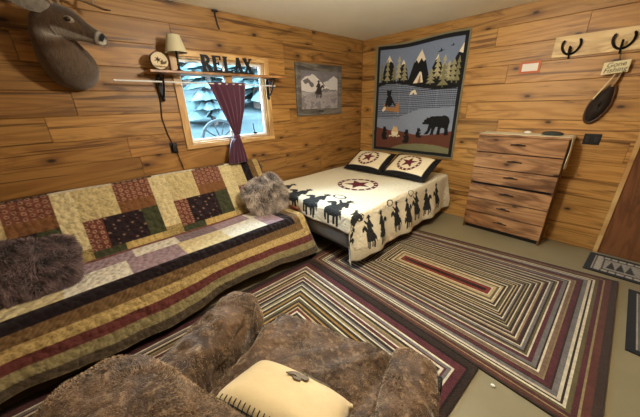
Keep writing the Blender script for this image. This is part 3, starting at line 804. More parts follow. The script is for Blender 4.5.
obj('fishing_rod', G().tube([(2.80, -.075, 1.56), (2.822, -.06, 1.62), (2.83, -.05, 1.67)], [.009, .007, .005], 8), m_chrome, fo)
obj('cord', G().tube([(2.79, -.05, 1.755), (2.777, -.092, 1.872), (2.80, -.05, 1.755)], .003, 6), m_net, fo)
sc_ = Vector((2.784, -.058, 1.713)); st_ = .10
def spt(u, v, d): return (sc_.x+u*math.cos(st_)-v*math.sin(st_)*.3, sc_.y-d, sc_.z+v+u*math.sin(st_))
g = G(); g.prism([(-.082, -.048), (.078, -.048), (.082, .045), (-.078, .048)], spt, .008); sgn = obj('sign_plate', g, m_sign, fo, smooth=0)
def text_g(body, size):
    cd = bpy.data.curves.new('tmp_text', 'FONT'); cd.body = body; cd.size = size; cd.align_x = 'CENTER'; cd.align_y = 'CENTER'; cd.extrude = .0006; cd.space_line = .78; cd.shear = .15
    o = bpy.data.objects.new('tmp_text', cd); COL.objects.link(o)
    dg = bpy.context.evaluated_depsgraph_get(); me = bpy.data.meshes.new_from_object(o.evaluated_get(dg))
    g = G(); g.add([tuple(v.co) for v in me.vertices], [tuple(p.vertices) for p in me.polygons])
    bpy.data.objects.remove(o); bpy.data.curves.remove(cd); bpy.data.meshes.remove(me); return g
g = text_g('Gone\nFishing', .052); g.v = [spt(x, y, .0086+z) for x, y, z in g.v]
obj('lettering', g, m_blackpaint, sgn, smooth=0)

# switch plate -----------------------------------------------------------------------
sw = root('switch_plate', (2.785, -.005, 1.05), 'black double switch plate on the wall between dresser and door', 'switch')
obj('plate', G().box((2.725, -.009, 1.055), (2.845, -.0005, 1.155)), m_black, sw, bevel=.003)
for dx in (-.028, .028):
    obj('toggle', G().box((2.785+dx-.014, -.015, 1.08), (2.785+dx+.014, -.0093, 1.13)), M('switch_grey', (40, 40, 42), rough=.3), sw, bevel=.002)

# ================================================================== DRESSER
m_ds = wood('dresser_walnut', (178, 132, 88), (148, 104, 66), (92, 60, 38), 'X', 'Z', rough=.4)
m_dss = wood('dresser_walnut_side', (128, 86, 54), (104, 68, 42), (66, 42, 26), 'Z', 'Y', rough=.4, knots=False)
DX0, DX1, DY, DH = 1.885, 2.655, -.275, 1.135
ds = root('dresser', (2.27, -.15, 0), 'tall walnut dresser of six wide drawers against the back wall', 'dresser')
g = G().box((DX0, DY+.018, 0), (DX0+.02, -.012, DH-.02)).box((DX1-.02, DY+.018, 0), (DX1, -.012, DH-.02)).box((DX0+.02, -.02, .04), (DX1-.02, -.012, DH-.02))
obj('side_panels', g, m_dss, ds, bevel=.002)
obj('dresser_top', G().box((DX0-.006, DY-.004, DH-.02), (DX1+.006, -.008, DH)), m_ds, ds, bevel=.003)
obj('plinth', G().box((DX0+.02, DY+.05, 0), (DX1-.02, DY+.07, .055)).box((DX0+.02, DY+.075, .055), (DX1-.02, -.02, .06)), m_black, ds)
obj('divider_rail', G().box((DX0+.02, DY+.03, .572), (DX1-.02, -.02, .592)), m_black, ds)
zz = [(.06, .222), (.232, .394), (.404, .570), (.596, .758), (.768, .934), (.944, 1.110)]
for k, (a, b_) in enumerate(zz):
    dw = obj('drawer', G().box((DX0+.004, DY, a), (DX1-.004, DY+.018, b_)).box((DX0+.03, DY+.018, a+.02), (DX1-.03, -.03, b_-.03)), m_ds, ds, bevel=.003)
    dw.data = dw.data
    zc = (a+b_)/2+.012; xc = (DX0+DX1)/2+.0
    g = G().tube([(xc-.062, DY-.0005, zc-.006), (xc-.055, DY-.018, zc), (xc, DY-.022, zc+.004), (xc+.055, DY-.018, zc), (xc+.062, DY-.0005, zc-.006)], [.006, .005, .006, .005, .006], 8)
    g.ell((xc, DY-.001, zc+.002), (.03, .003, .008), 12, 6)
    obj('handle', g, m_iron, dw)
# runner
m_lace = M('cream_lace', (222, 210, 178), rough=.9, var=.12, vs=60, bump=.6, bs_=120, dist=.002)
def runner():
    nu, nv = 70, 16; P = np.zeros((nu, nv, 3))
    for i in range(nu):
        s = i/(nu-1)*(DX1-DX0-.0+.015+.30); 
        for j in range(nv):
            v = j/(nv-1); y = DY-.002+v*.255
            y += 0
            x = DX0+.01+s; z = DH+.004+.0015*math.sin(x*40+v*9)
            over = x-(DX1+.008)
            if over > 0:
                x = DX1+.0115+.006*math.sin(v*9+over*10)**2+min(over, .01)*.3; z = DH+.004-over*(1-.12*(.5+.5*math.sin(v*21))) 
                y = DY+.002+v*.235*(1-.2*over/.3)
            P[i, j] = (x, y, z)
    return G().grid(P)
tag(obj('dresser_scarf', runner(), m_lace, smooth=180, solid=.003), 'cream cloth runner on the dresser top hanging down its right side', 'cloth')
g = G(); rings = []
for k, (sx, z) in enumerate(((.95, .0), (1, .008), (.9, .02), (.6, .030), (.2, .034))):
    rings.append([(2.50+.085*sx*math.cos(2*PI*i/24)*(1+.1*math.sin(3*2*PI*i/24)), -.15+.06*sx*math.sin(2*PI*i/24), DH+.0075+z) for i in range(24)])
g.loft(rings); tag(obj('folded_cap', g, M('dark_cloth', (58, 62, 56), rough=.9, var=.2, vs=30)), 'low dark green cloth bundle lying on the right of the dresser top', 'cloth')
g = G().ell((2.30, -.14, DH+.021), (.032, .022, .0135)); tag(obj('soap_dish', g, m_paper), 'small white dish on the middle of the dresser top', 'dish')

# ================================================================== PILLOW HELPER
def pillow(c, ux, uy, w, h, t, n=36, pinch=.07, flange=0, seed=0, lump=0, rnd=0):
    """closed cushion; ux, uy unit vectors in its plane. returns G, S, T (face coords -1..1), side (+1 front)"""
    c, ux, uy = Vector(c), Vector(ux).normalized(), Vector(uy).normalized(); un = ux.cross(uy).normalized(); uy = un.cross(ux).normalized()
    g = G(); Sx, Tx, Sd = [], [], []; idx = {}; vs = []
    def vert(i, j, side):
        edge = i in (0, n) or j in (0, n)
        k = (i, j, 0 if edge else side)
        if k in idx: return idx[k]
        s, q = -1+2*i/n, -1+2*j/n
        fl = 1+flange
        e = max(0, 1-min(1, abs(s)*fl)**3.2)*max(0, 1-min(1, abs(q)*fl)**3.2); th = t/2*e**.55+(.003 if not edge else 0)
        if lump: th *= 1+lump*mnoise.noise((s*2.1+seed, q*2.1, side*3))
        x = s*(1-pinch*(1-q*q)); y = q*(1-pinch*(1-s*s))
        x, y = x*(1-rnd*q*q), y*(1-rnd*s*s)
        idx[k] = len(vs); vs.append(c+ux*x*w/2+uy*y*h/2+un*th*side); Sx.append(s); Tx.append(q); Sd.append(side); return idx[k]
    fs = []
    for side in (1, -1):
        for i in range(n):
            for j in range(n):
                q = [vert(i, j, side), vert(i+1, j, side), vert(i+1, j+1, side), vert(i, j+1, side)]
                fs.append(tuple(q) if side > 0 else tuple(q[::-1]))
    g.add(vs, fs); return g, np.array(Sx), np.array(Tx), np.array(Sd), un

def fur(g, un, n, length, tip, base, lean, seed=1, width=.0016, cs=14, ss=22, cv=1.0, up=.75, keep=None):
    """strands of pile as real tapered blades growing from a closed surface g"""
    V = np.array(g.v); rs = np.random.RandomState(seed)
    tri = []
    for f in g.f:
        tri.append((f[0], f[1], f[2])); tri.append((f[0], f[2], f[3]))
    tri = np.array(tri); A, B, Cc = V[tri[:, 0]], V[tri[:, 1]], V[tri[:, 2]]
    nn = np.cross(B-A, Cc-A); ar = np.linalg.norm(nn, axis=1); nn = nn/np.maximum(ar[:, None], 1e-9)
    ids = rs.choice(len(tri), n, p=ar/ar.sum())
    r1, r2 = np.sqrt(rs.rand(n)), rs.rand(n)
    p = A[ids]*(1-r1)[:, None]+B[ids]*(r1*(1-r2))[:, None]+Cc[ids]*(r1*r2)[:, None]; nr = nn[ids]
    if keep is not None:
        kk = keep(p); p, nr = p[kk], nr[kk]; n = len(p)
    ln = np.array(lean, float)
    clump = np.array([mnoise.noise_vector((x*cs, y*cs, z*cs)) for x, y, z in p])
    sh = np.array([mnoise.noise((x*ss+3, y*ss+3, z*ss+3)) for x, y, z in p])
    unit = lambda v: v/np.maximum(np.linalg.norm(v, axis=1), 1e-6)[:, None]
    d = unit(nr*up+ln*.8+clump*1.1+rs.randn(n, 3)*.18)
    L_ = length*(.6+.7*rs.rand(n, 1)); sd = unit(np.cross(d, rs.randn(n, 3)))*width*(.6+.8*rs.rand(n, 1))
    mid = p+d*L_*.55; end = p+d*L_*.9+np.array([0, 0, -1.])*L_*.22*(up > .5)+ln*L_*.2
    vs = np.stack([p-sd, p+sd, mid-sd*.8, mid+sd*.8, end], 1).reshape(-1, 3)
    b = np.arange(n)*5
    f4 = np.stack([b, b+1, b+3, b+2], 1).tolist(); f3 = np.stack([b+2, b+3, b+4], 1).tolist()
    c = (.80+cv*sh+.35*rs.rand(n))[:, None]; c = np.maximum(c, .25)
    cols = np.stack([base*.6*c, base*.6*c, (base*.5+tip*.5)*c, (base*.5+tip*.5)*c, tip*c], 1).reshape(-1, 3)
    out = G(); out.v = vs.tolist(); out.f = f4+f3; out.m = [0]*len(out.f)
    return out, np.clip(cols, 0, 1)
m_fur = M('fur_strands', None, rough=.6, var=0, sheen=.3, spec=.3)
m_furbase = M('fur_backing', (62, 54, 52), rough=.95, var=.3, vs=20)

# ================================================================== BED
BX0, BX1, BY0, BY1, BZ = .16, 1.50, -1.985, -.045, .555
m_box = M('grey_ticking', (128, 128, 128), rough=.85, var=.08, vs=20, bump=.3, bs_=150)
m_mat = M('mattress_fabric', (205, 202, 194), rough=.85, var=.05)
bd = root('bed', ((BX0+BX1)/2, (BY0+BY1)/2, 0), 'low double bed with grey box spring pushed into the corner under its bedspread', 'bed')
obj('mattress', rbox((BX0, BY0, .392), (BX1, BY1, BZ-.012), .05, 12), m_mat, bd, smooth=180)
obj('box_spring', rbox((BX0+.005, BY0+.0, .20), (BX1-.005, BY1, .388), .03, 12), m_box, bd, smooth=180)
g = G().box((BX0+.02, BY0+.03, .155), (BX0+.06, BY1-.02, .197)).box((BX1-.06, BY0+.03, .155), (BX1-.02, BY1-.02, .197)).box((BX0+.06, BY0+.03, .155), (BX1-.06, BY0+.07, .197)).box((BX0+.06, BY1-.06, .155), (BX1-.06, BY1-.02, .197)).box((.80, BY0+.07, .155), (.84, BY1-.06, .197))
obj('bed_frame', g, m_iron, bd)
for x in (BX0+.06, BX1-.08):
    for y in (BY0+.15, BY1-.15):
        obj('leg', G().lathe((x, y, 0), [(.02, .0145 if (x > 1 and y < -1) else .0005), (.024, .02), (.018, .05), (.018, .155), (.0, .1555)], 14), m_iron, bd)

# bedspread
R_DROP, F_DROP = .475, .20
a_ = np.linspace(BX0-.045, BX1+R_DROP, 260); b_ = np.linspace(BY0-F_DROP, BY1+.005, 300)
A, Bb = np.meshgrid(a_, b_, indexing='ij')
e = np.maximum(0, A-BX1); gq = np.maximum(0, BY0-Bb)
def drop(d, r=.045):        # rounded shoulder: returns outward, downward
    arc = r*PI/2; t = np.minimum(d, arc)/r
    return r*np.sin(t), r*(1-np.cos(t))+np.maximum(0, d-arc)
tot = np.sqrt(e**2+gq**2)+1e-9
ou, dn = drop(tot)
hang = np.clip((tot-.05)/.3, 0, 1)
ripple = (.020*np.sin(Bb*10.5+.7)+.010*np.sin(Bb*23+2))*hang*(e > 0)
ripf = (.012*np.sin(A*13+1)+.006*np.sin(A*31))*hang*(gq > 0)*(e < .03)
X = np.minimum(A, BX1)+(ou*.75+.055*hang**1.2+ripple)*e/tot
Y = np.maximum(Bb, BY0)-(ou*.6+.012*hang+ripf)*gq/tot
both = np.clip(np.minimum(e, gq)/.12, 0, 1)
X -= both*.05*hang; Y -= both*.035*hang
Z = BZ+.006-dn*.985+.004*np.sin(A*7)*np.sin(Bb*6)*(tot < .02)
Z = np.maximum(Z, .014)
C = np.zeros(A.shape+(3,)); C[:] = L3(228, 218, 190)
charcoal = L3(42, 43, 42); burg = L3(96, 34, 40)
emblem(-Bb, A, C, 1.19, .92, .245, burg)
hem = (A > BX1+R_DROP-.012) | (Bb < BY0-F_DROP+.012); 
for k, (yy_, sc, fl, ls_) in enumerate(((-1.80, .33, 1, True), (-1.60, .33, -1, False), (-1.32, .335, 1, True), (-1.12, .33, -1, False), (-.90, .34, 1, True), (-.66, .33, -1, False), (-.40, .33, 1, False))):
    C[rider(Bb, -(A-BX1), yy_, -.405-.01*(k % 2), sc*1.07, -fl, ls_)] = charcoal
for k, xx in enumerate((.34, .64, .94, 1.26)):
    C[rider(A*.82, Bb, xx*.82, -2.17, .49, -1, k == 3)] = charcoal
for k, (xx, yy_) in enumerate(((1.535, -1.97), (1.73, -2.12))):
    C[rider((A-xx)*.8+(Bb-yy_)*.6, (Bb-yy_)*.8*(1)-(A-xx)*.6, 0, -.16, .32, 1)] = charcoal
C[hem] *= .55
m_spread = M('bedspread_cloth', None, rough=.9, var=.07, vs=50, bump=.3, bs_=150, quilt=34, dist=.0055, spec=.2)
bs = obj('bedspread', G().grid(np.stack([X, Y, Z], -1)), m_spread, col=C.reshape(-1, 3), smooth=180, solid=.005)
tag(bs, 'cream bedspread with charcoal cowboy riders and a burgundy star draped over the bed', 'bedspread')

m_sham = M('pillow_sham', None, rough=.88, var=.06, vs=60, bump=.3, bs_=200, quilt=50, dist=.002, spec=.2)
for k, (cx, cy, yaw, lab) in enumerate(((.575, -.50, .05, 'cream star pillow with black border, left of the pair on the bed'),
                                       (1.20, -.47, -.02, 'cream star pillow with black border, right of the pair, nearer the dresser'))):
    tl = .46
    ux = Vector((math.cos(yaw), math.sin(yaw), 0)); uy = Vector((-math.sin(yaw)*math.cos(tl), math.cos(yaw)*math.cos(tl), math.sin(tl)))
    g, Sx, Tx, Sd, un = pillow((cx, cy, .690), ux, uy, .635, .47, .15, n=70, pinch=.03, flange=.10, lump=.1, seed=k)
    C = np.zeros((len(Sx), 3)); C[:] = L3(228, 214, 180)
    px, py = Sx*.3175, Tx*.235
    emblem(px, py, C, 0, .0, .158, burg)
    C[(np.abs(px) > .255) | (np.abs(py) > .180)] = L3(26, 24, 25)
    C[Sd < 0] = L3(26, 24, 25)
    p = obj('pillow', g, m_sham, col=C, smooth=180); tag(p, lab, 'pillow', 'star pillows on the bed')

# ================================================================== FUTON
FY0, FY1 = -4.80, -2.085
fu = root('futon', (.5, (FY0+FY1)/2, 0), 'long futon sofa along the window wall, covered by a patchwork quilt', 'sofa')
m_fut = M('dark_futon_fabric', (26, 24, 26), rough=.9, var=.1, vs=20)
m_futw = wood('futon_arm_wood', (128, 78, 44), (104, 60, 32), (66, 38, 20), 'X', 'Z', rough=.4, knots=False)
g = rbox((.0, 0, 0), (.12, FY1-FY0-.06, .60), .05, 9)
Mx = Matrix.Translation((.36, FY0+.03, .355)) @ Matrix.Rotation(-math.atan2(.285, .52), 4, 'Y') @ Matrix.Translation((-.135, 0, -.02))
obj('back_mattress', g.xf(Mx), m_fut, fu, smooth=180)
obj('seat_mattress', rbox((.42, FY0+.03, .24), (.885, FY1-.012, .395), .05, 9), m_fut, fu, smooth=180)
g = G().box((.16, FY0+.06, .18), (.86, FY0+.10, .235)).box((.16, FY1-.13, .18), (.86, FY1-.09, .235)).box((.80, FY0+.10, .18), (.85, FY1-.13, .235)).box((.2, FY0+.10, .18), (.25, FY1-.13, .235))
obj('futon_frame', g, m_iron, fu)
for x in (.22, .80):
    for y in (FY0+.12, FY1-.15): obj('leg', G().box((x-.02, y-.02, .001), (x+.02, y+.02, .18)), m_iron, fu)

# quilt over the futon: u runs along the sofa (y), v over the back, seat and front
prof = [(.030, .74), (.030, .84), (.042, .885), (.072, .905), (.105, .893), (.385, .425), (.405, .408), (.44, .405), (.875, .432), (.905, .418), (.925, .385), (1.02, .24), (1.11, .105)]
pp = np.array(prof); seg = np.hypot(*(np.diff(pp, axis=0).T)); cum = np.r_[0, np.cumsum(seg)]
v_back0 = cum[4]; v_crease = cum[6]; v_front = cum[9]; V_END = cum[-1]
nv, nu = 300, 480
v1 = np.linspace(0, V_END, nv); u1 = np.linspace(FY0+.005, FY1+.36, nu)
def smooth(x, k=5):
    w = np.ones(k)/k; xp = np.r_[[x[0]]*(k//2), x, [x[-1]]*(k//2)]; return np.convolve(xp, w, 'valid')
px_, pz_ = smooth(np.interp(v1, cum, pp[:, 0]), 9), smooth(np.interp(v1, cum, pp[:, 1]), 9)
tx, tz = np.gradient(px_), np.gradient(pz_); ll = np.hypot(tx, tz); nx_, nz2 = -tz/ll, tx/ll
nx_, nz2 = smooth(nx_, 9), smooth(nz2, 9)
U, Vv = np.meshgrid(u1, v1, indexing='ij')
lim = np.interp(v1, [0, v_back0, v_crease-.1, v_crease+.1, V_END], [.12, .20, .18, .36, .33])
fr_ = (U-FY1)/(.36); ov = np.maximum(0, fr_)*lim[None]
ovo, ovd = drop(ov, .06)
hz = np.clip((Vv-v_front-.05)/.35, 0, 1)
wav = (.022*np.sin(U*5.2+1.1)+.012*np.sin(U*11+.4)+.006*np.sin(U*23))*hz
wr = np.array([[mnoise.noise((a*2.2, b_*2.2, 1)) for b_ in v1[::10]] for a in u1[::10]])
wr = np.repeat(np.repeat(wr, 10, 0), 10, 1)[:nu, :nv]
for _ in range(2):
    wr = np.apply_along_axis(lambda x: smooth(x, 11), 0, wr); wr = np.apply_along_axis(lambda x: smooth(x, 11), 1, wr)
bulge = .012*wr*(ov <= 0)
X = px_[None]-nx_[None]*ovd*.95+nx_[None]*(bulge)+wav+hz*.07*np.clip((-3.2-U)/1.3, 0, 1)
Z = pz_[None]-nz2[None]*ovd*.95+nz2[None]*bulge
Yq = np.minimum(U, FY1)+ovo*.85+.015*np.clip(ov/.3, 0, 1)
Z = Z+.028*np.sin(U*4.3+.9)*hz
Z = np.maximum(Z, .02); X = np.maximum(X, .018)
# --- patchwork colours
cr = L3(218, 200, 150); cr2 = L3(196, 176, 126); br = L3(120, 70, 54); rust = L3(112, 62, 50); tanb = L3(126, 84, 50); plum = L3(40, 26, 30); grn = L3(66, 68, 44); yl = L3(196, 168, 104); yd = L3(170, 146, 92); lav = L3(160, 134, 142); ww = L3(232, 224, 204)
C = np.zeros(U.shape+(3,)); C[:] = cr
vb = (Vv-v_back0)/(cum[5]-v_back0)                # 0 top .. 1 bottom of the back
per = .655; ph = np.mod(U+3.20, per)             # 0 at the left edge of a cream stripe
kb = np.floor((U+3.20)/per)
back = Vv < v_crease
blk_m = back & (ph > .13)
top = blk_m & (vb < .46); 
C[back & (ph <= .13)] = cr
C[top & (ph < .385)] = cr2*1.08
C[top & (ph >= .385)] = br
C[top & (ph >= .385) & (vb > .28)] = tanb
mid = blk_m & (vb >= .46) & (vb < .92)
C[mid & (ph < .25)] = rust; C[mid & (ph >= .25)] = plum; C[mid & (ph > .525)] = grn
low = blk_m & (vb >= .92); C[low & (ph < .34)] = grn; C[low & (ph >= .34)] = yl
C[back & (ph <= .13) & (vb > .86)] = yd
C[back & (vb < -.02)] = np.where((np.sin(U*9)[back & (vb < -.02)] > .2)[:, None], plum*1.2, ww*.8)
mott = np.random.RandomState(3).rand(*U.shape)
mk = (np.sin(U*150+3*np.sin(Vv*60))*np.sin(Vv*140+3*np.sin(U*70)) > .45); C[mk & back] *= .80
mk2 = (np.sin(U*95+2*np.sin(Vv*50))*np.sin(Vv*105+3*np.sin(U*45)) > .6); C[mk2 & back] *= .78
# print: small blossoms
cell = .042
fx, fy = np.mod(U, cell)-cell/2, np.mod(Vv+cell*.5*np.mod(np.floor(U/cell), 2), cell)-cell/2
fl = np.hypot(fx, fy)
pr = back & mid & (ph >= .25) & (ph <= .525) & (np.mod(np.floor(U/cell)+np.floor(Vv/cell), 3) == 0) & (fl < .009); C[pr] = L3(132, 104, 84)
rr2 = back & ((mid & (ph < .25)) | (top & (ph >= .385) & (vb <= .28))) & (np.abs(fl-.011) < .003); C[rr2] = L3(168, 132, 104)
spk = np.array(np.random.rand(*U.shape) < .10); C[(back & (ph <= .13) & (vb > .86)) & spk] = L3(92, 80, 50)
seat = (Vv >= v_crease)
sv = Vv-v_crease; q = np.mod(np.floor((U+9.11)/.33), 3); q2 = np.mod(np.floor((U+9.32)/.36), 3)
r1 = seat & (sv < .20); r2 = seat & (sv >= .20)
C[r1] = ww*.97; C[r1 & (q == 0)] = lav*.62; C[r1 & (q == 1)] = lav*1.05
C[r2] = ww; C[r2 & (q2 == 1)] = lav; C[r2 & (q2 == 2)] = cr
C[seat & (sv < .035)] = rust*1.1
v_b = v_front-.03                                 # front border begins
u_b = -2.285
d = np.maximum(Vv-v_b, (U-u_b)*.98)
bands = [(.0, plum*.5), (.085, L3(116, 88, 54)), (.155, L3(186, 158, 100)), (.225, L3(98, 48, 42)), (.285, L3(140, 126, 86)), (.345, L3(76, 62, 46)), (.40, L3(166, 148, 102)), (.47, L3(150, 132, 90))]
for st0, c in bands: C[d >= st0] = c
C[mk & (d >= .155)] *= .70; C[mk2 & (d >= .085)] *= .78; C[mk2 & seat & (d < 0)] *= .86
zig = np.mod(U+Vv, .03) < .012; sub_ = (d >= .085) & (d < .155) & zig; C[sub_] *= .72
fl2 = (np.random.rand(*U.shape) < .2) & (((d >= .155) & (d < .225)) | (d >= .285)); C[fl2] *= .74
m_fq = M('patchwork_quilt', None, rough=.88, var=.16, vs=90, bump=.35, bs_=220, quilt=24, dist=.015, spec=.2, sheen=.1)
# vertex noise of the printed cottons
Pq = np.stack([X, Yq, Z], -1)
fq = obj('patchwork_quilt', G().grid(Pq), m_fq, col=np.clip(C, .001, 1).reshape(-1, 3), smooth=180, solid=.007)
tag(fq, 'patchwork quilt of cream, brick, plum and green blocks with striped borders draped over the futon', 'quilt')
obj('armrest', G().box((.16, -2.04, .415), (.80, -2.012, .455)), m_futw, fu, bevel=.008)
for x in (.20, .70): obj('arm_post', G().box((x, -2.04, .001), (x+.04, -2.012, .414)), m_futw, fu, bevel=.004)

# fur pillows
def furry(name, c, ux, uy, w, h, t, n, label, seed, lean, base, tip, length):
    r = root(name, c, label, 'pillow', 'faux fur pillows on the futon')
    g, Sx, Tx, Sd, un = pillow(c, ux, uy, w, h, t, n=24, pinch=.0, lump=.25, seed=seed, rnd=.075)
    obj('cushion', g, m_furbase, r, smooth=180)
    f, cc = fur(g, un, n, length, tip, base, lean, seed)
    fo_ = obj('fur_pile', f, m_fur, r, col=cc, smooth=0); fo_['kind'] = 'stuff'
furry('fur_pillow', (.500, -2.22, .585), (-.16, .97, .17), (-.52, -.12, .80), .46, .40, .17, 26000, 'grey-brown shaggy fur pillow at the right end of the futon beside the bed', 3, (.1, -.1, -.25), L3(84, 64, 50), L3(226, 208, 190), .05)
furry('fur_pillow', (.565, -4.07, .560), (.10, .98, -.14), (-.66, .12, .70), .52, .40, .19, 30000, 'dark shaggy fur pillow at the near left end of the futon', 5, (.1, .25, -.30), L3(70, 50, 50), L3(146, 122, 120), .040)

# ================================================================== ARMCHAIR
ang = math.radians(19)
CM = Matrix(((math.cos(ang), -math.sin(ang), 0, 0), (math.sin(ang), math.cos(ang), 0, 0), (0, 0, 1, 0), (0, 0, 0, 1)))
def cp(r, f, z): return CM @ Vector((r, f, z))
m_plush = None
def plush(name):
    m, t, b, N, K, mt, mix, ramp = nt(name)
    tc = N('ShaderNodeTexCoord')
    n1 = N('ShaderNodeTexNoise', inp={'Scale': 8, 'Detail': 2.5, 'Roughness': .5, 'Distortion': .7}); K(tc.outputs['Object'], n1.inputs[0])
    n2 = N('ShaderNodeTexNoise', inp={'Scale': 45, 'Detail': 3}); mp = N('ShaderNodeMapping'); mp.inputs['Scale'].default_value = (1, 1, .35); K(tc.outputs['Object'], mp.inputs[0]); K(mp.outputs[0], n2.inputs[0])
    c = mix(ramp(n1.outputs[0], .38, .62), lin((64, 45, 29)), lin((96, 70, 45)))
    c = mix(mt('MULTIPLY', ramp(n2.outputs[0], .48, .75), .6), c, lin((158, 130, 96)))  # pale streaks mixed into the colour as the plush's highlights
    K(c, b.inputs['Base Color']); b.inputs['Roughness'].default_value = .62; b.inputs['Sheen Weight'].default_value = .9; b.inputs['Sheen Roughness'].default_value = .35; b.inputs['Sheen Tint'].default_value = (.85, .72, .58, 1)
    b.inputs['Specular IOR Level'].default_value = .35
    n3 = N('ShaderNodeTexNoise', inp={'Scale': 220, 'Detail': 2}); K(tc.outputs['Object'], n3.inputs[0])
    h = mt('ADD', mt('MULTIPLY', n1.outputs[0], 2.5), mt('MULTIPLY', n2.outputs[0], .6)); h = mt('ADD', h, mt('MULTIPLY', n3.outputs[0], .25))
    bp = N('ShaderNodeBump', inp={'Strength': .9, 'Distance': .012}); K(h, bp.inputs['Height']); K(bp.outputs[0], b.inputs['Normal'])
    return m
m_plush = plush('brown_plush')
ac = root('armchair', cp(1.12, -3.98, 0), 'armchair in brown plush seen from behind in the near foreground', 'armchair')
def creases(a, b, n, seed, l=.16):
    rs = random.Random(seed); out = []
    for _ in range(n):
        p = Vector([rs.uniform(a[k], b[k]) for k in range(3)])
        face = rs.choice((0, 1, 2, 2)); p[face] = (a if (rs.random() < .5 and face != 2) else b)[face]
        d = Vector([rs.gauss(0, 1) for _ in range(3)]); d[face] = 0
        d = d.normalized()*l*rs.uniform(.4, 1.1)
        out.append((tuple(p), tuple(p+d), rs.uniform(.010, .022), rs.choice((-1, 1, 1))*rs.uniform(.006, .012)))
    return out
def pile(o, g, n, seed, keep):
    f, cc = fur(g, None, n, .0105, L3(182, 150, 112), L3(66, 46, 29), (0, 0, -.55), seed, width=.0009, cs=9, ss=9, cv=.9, up=.38, keep=keep)  # strand tips coloured paler to carry highlights on the plush
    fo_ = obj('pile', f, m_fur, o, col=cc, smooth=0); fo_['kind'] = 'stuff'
def wrinkle(g, folds):
    """press soft ridges into the cover: folds = [(p0, p1, width, height)] in chair coordinates"""
    V = [Vector(p) for p in g.v]; acc = [Vector((0, 0, 0)) for _ in V]; cnt = [0]*len(V)
    for f in g.f:
        n_ = (V[f[1]]-V[f[0]]).cross(V[f[2]]-V[f[0]]) if len(f) > 2 else Vector()
        for i in f: acc[i] += n_
    out = []
    for p, n_ in zip(V, acc):
        n_ = n_.normalized() if n_.length else n_; h = 0
        for a, b_, w_, hh in folds:
            a, b_ = Vector(a), Vector(b_); ab = b_-a; t = max(0, min(1, (p-a).dot(ab)/ab.length_squared)); dd = (p-a-ab*t).length
            h += hh*math.exp(-(dd/w_)**2)
        out.append(tuple(p+n_*h))
    g.v = out; return g
g = rbox((.66, -4.36, .03), (1.56, -3.60, .30), .05, 14, .006, 5); obj('skirt', g.xf(CM), m_plush, ac, smooth=180)
g = rbox((.795, -4.13, .12), (1.43, -3.50, .462), .055, 64, .012, 7, 3)
g = wrinkle(g, [((.88, -3.87, .46), (.80, -3.62, .46), .02, .016), ((1.36, -3.56, .46), (1.13, -3.80, .46), .022, .020), ((1.30, -3.52, .45), (1.05, -3.72, .46), .02, .014), ((1.40, -3.62, .46), (1.28, -3.95, .46), .02, -.018), ((.83, -3.55, .46), (.93, -3.80, .46), .03, -.012)]+creases((.8, -3.95, .15), (1.43, -3.50, .46), 26, 1))
o = obj('seat_cushion', g.xf(CM), m_plush, ac, smooth=180); pile(o, g, 70000, 11, lambda p: p[:, 2] > .2)
g = rbox((.595, -4.20, .04), (.80, -3.575, .60), .075, 64, .010, 8, 5)
g = wrinkle(g, [((.79, -3.62, .58), (.80, -3.80, .46), .018, .016), ((.80, -3.66, .55), (.79, -3.95, .48), .02, -.012), ((.72, -3.58, .60), (.79, -3.60, .40), .016, .012), ((.64, -3.7, .60), (.78, -3.85, .60), .02, .010), ((.66, -3.95, .6), (.79, -3.98, .5), .02, .012)]+creases((.6, -4.2, .1), (.80, -3.575, .6), 26, 2))
def spread(v, cx, k):   # arms splay a little towards the front
    r, f, z = v; return (r-k*(f+4.0), f, z)
g.v = [spread(v, 0, .12) for v in g.v]
o = obj('arm', g.xf(CM), m_plush, ac, smooth=180); pile(o, g, 60000, 12, lambda p: p[:, 2] > .2)
g = wrinkle(rbox((1.415, -4.20, .04), (1.60, -3.560, .60), .065, 64, .009, 8, 9), creases((1.415, -4.2, .1), (1.60, -3.56, .6), 26, 3))
o = obj('arm', g.xf(CM), m_plush, ac, smooth=180); pile(o, g, 60000, 12, lambda p: p[:, 2] > .2)
def backrest():
    g = rbox((.570, -4.42, .06), (1.635, -4.09, .768), .13, 50, .012, 5, 2)
    out = []
    for r, f, z in g.v: out.append((r, f-.00*(z-.45), z))
    g.v = out; return g
g = wrinkle(backrest(), [((.72, -4.12, .74), (1.2, -4.25, .78), .03, .008), ((.65, -4.3, .70), (.72, -4.1, .5), .03, .01), ((1.0, -4.1, .74), (1.15, -4.3, .775), .025, -.008)]+creases((.57, -4.42, .3), (1.63, -4.08, .785), 30, 4))
o = obj('backrest', g.xf(CM), m_plush, ac, smooth=180); pile(o, g, 120000, 14, lambda p: p[:, 2] > .25)
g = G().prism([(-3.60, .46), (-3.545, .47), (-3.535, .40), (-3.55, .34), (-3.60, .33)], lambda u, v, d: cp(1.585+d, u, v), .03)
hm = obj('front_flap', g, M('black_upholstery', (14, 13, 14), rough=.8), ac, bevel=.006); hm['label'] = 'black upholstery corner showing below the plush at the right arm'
for r_ in (.70, 1.50):
    for f_ in (-4.30, -3.68): obj('leg', G().tube([cp(r_, f_, .0135), cp(r_, f_, .045)], [.018, .024], 10), m_black, ac)

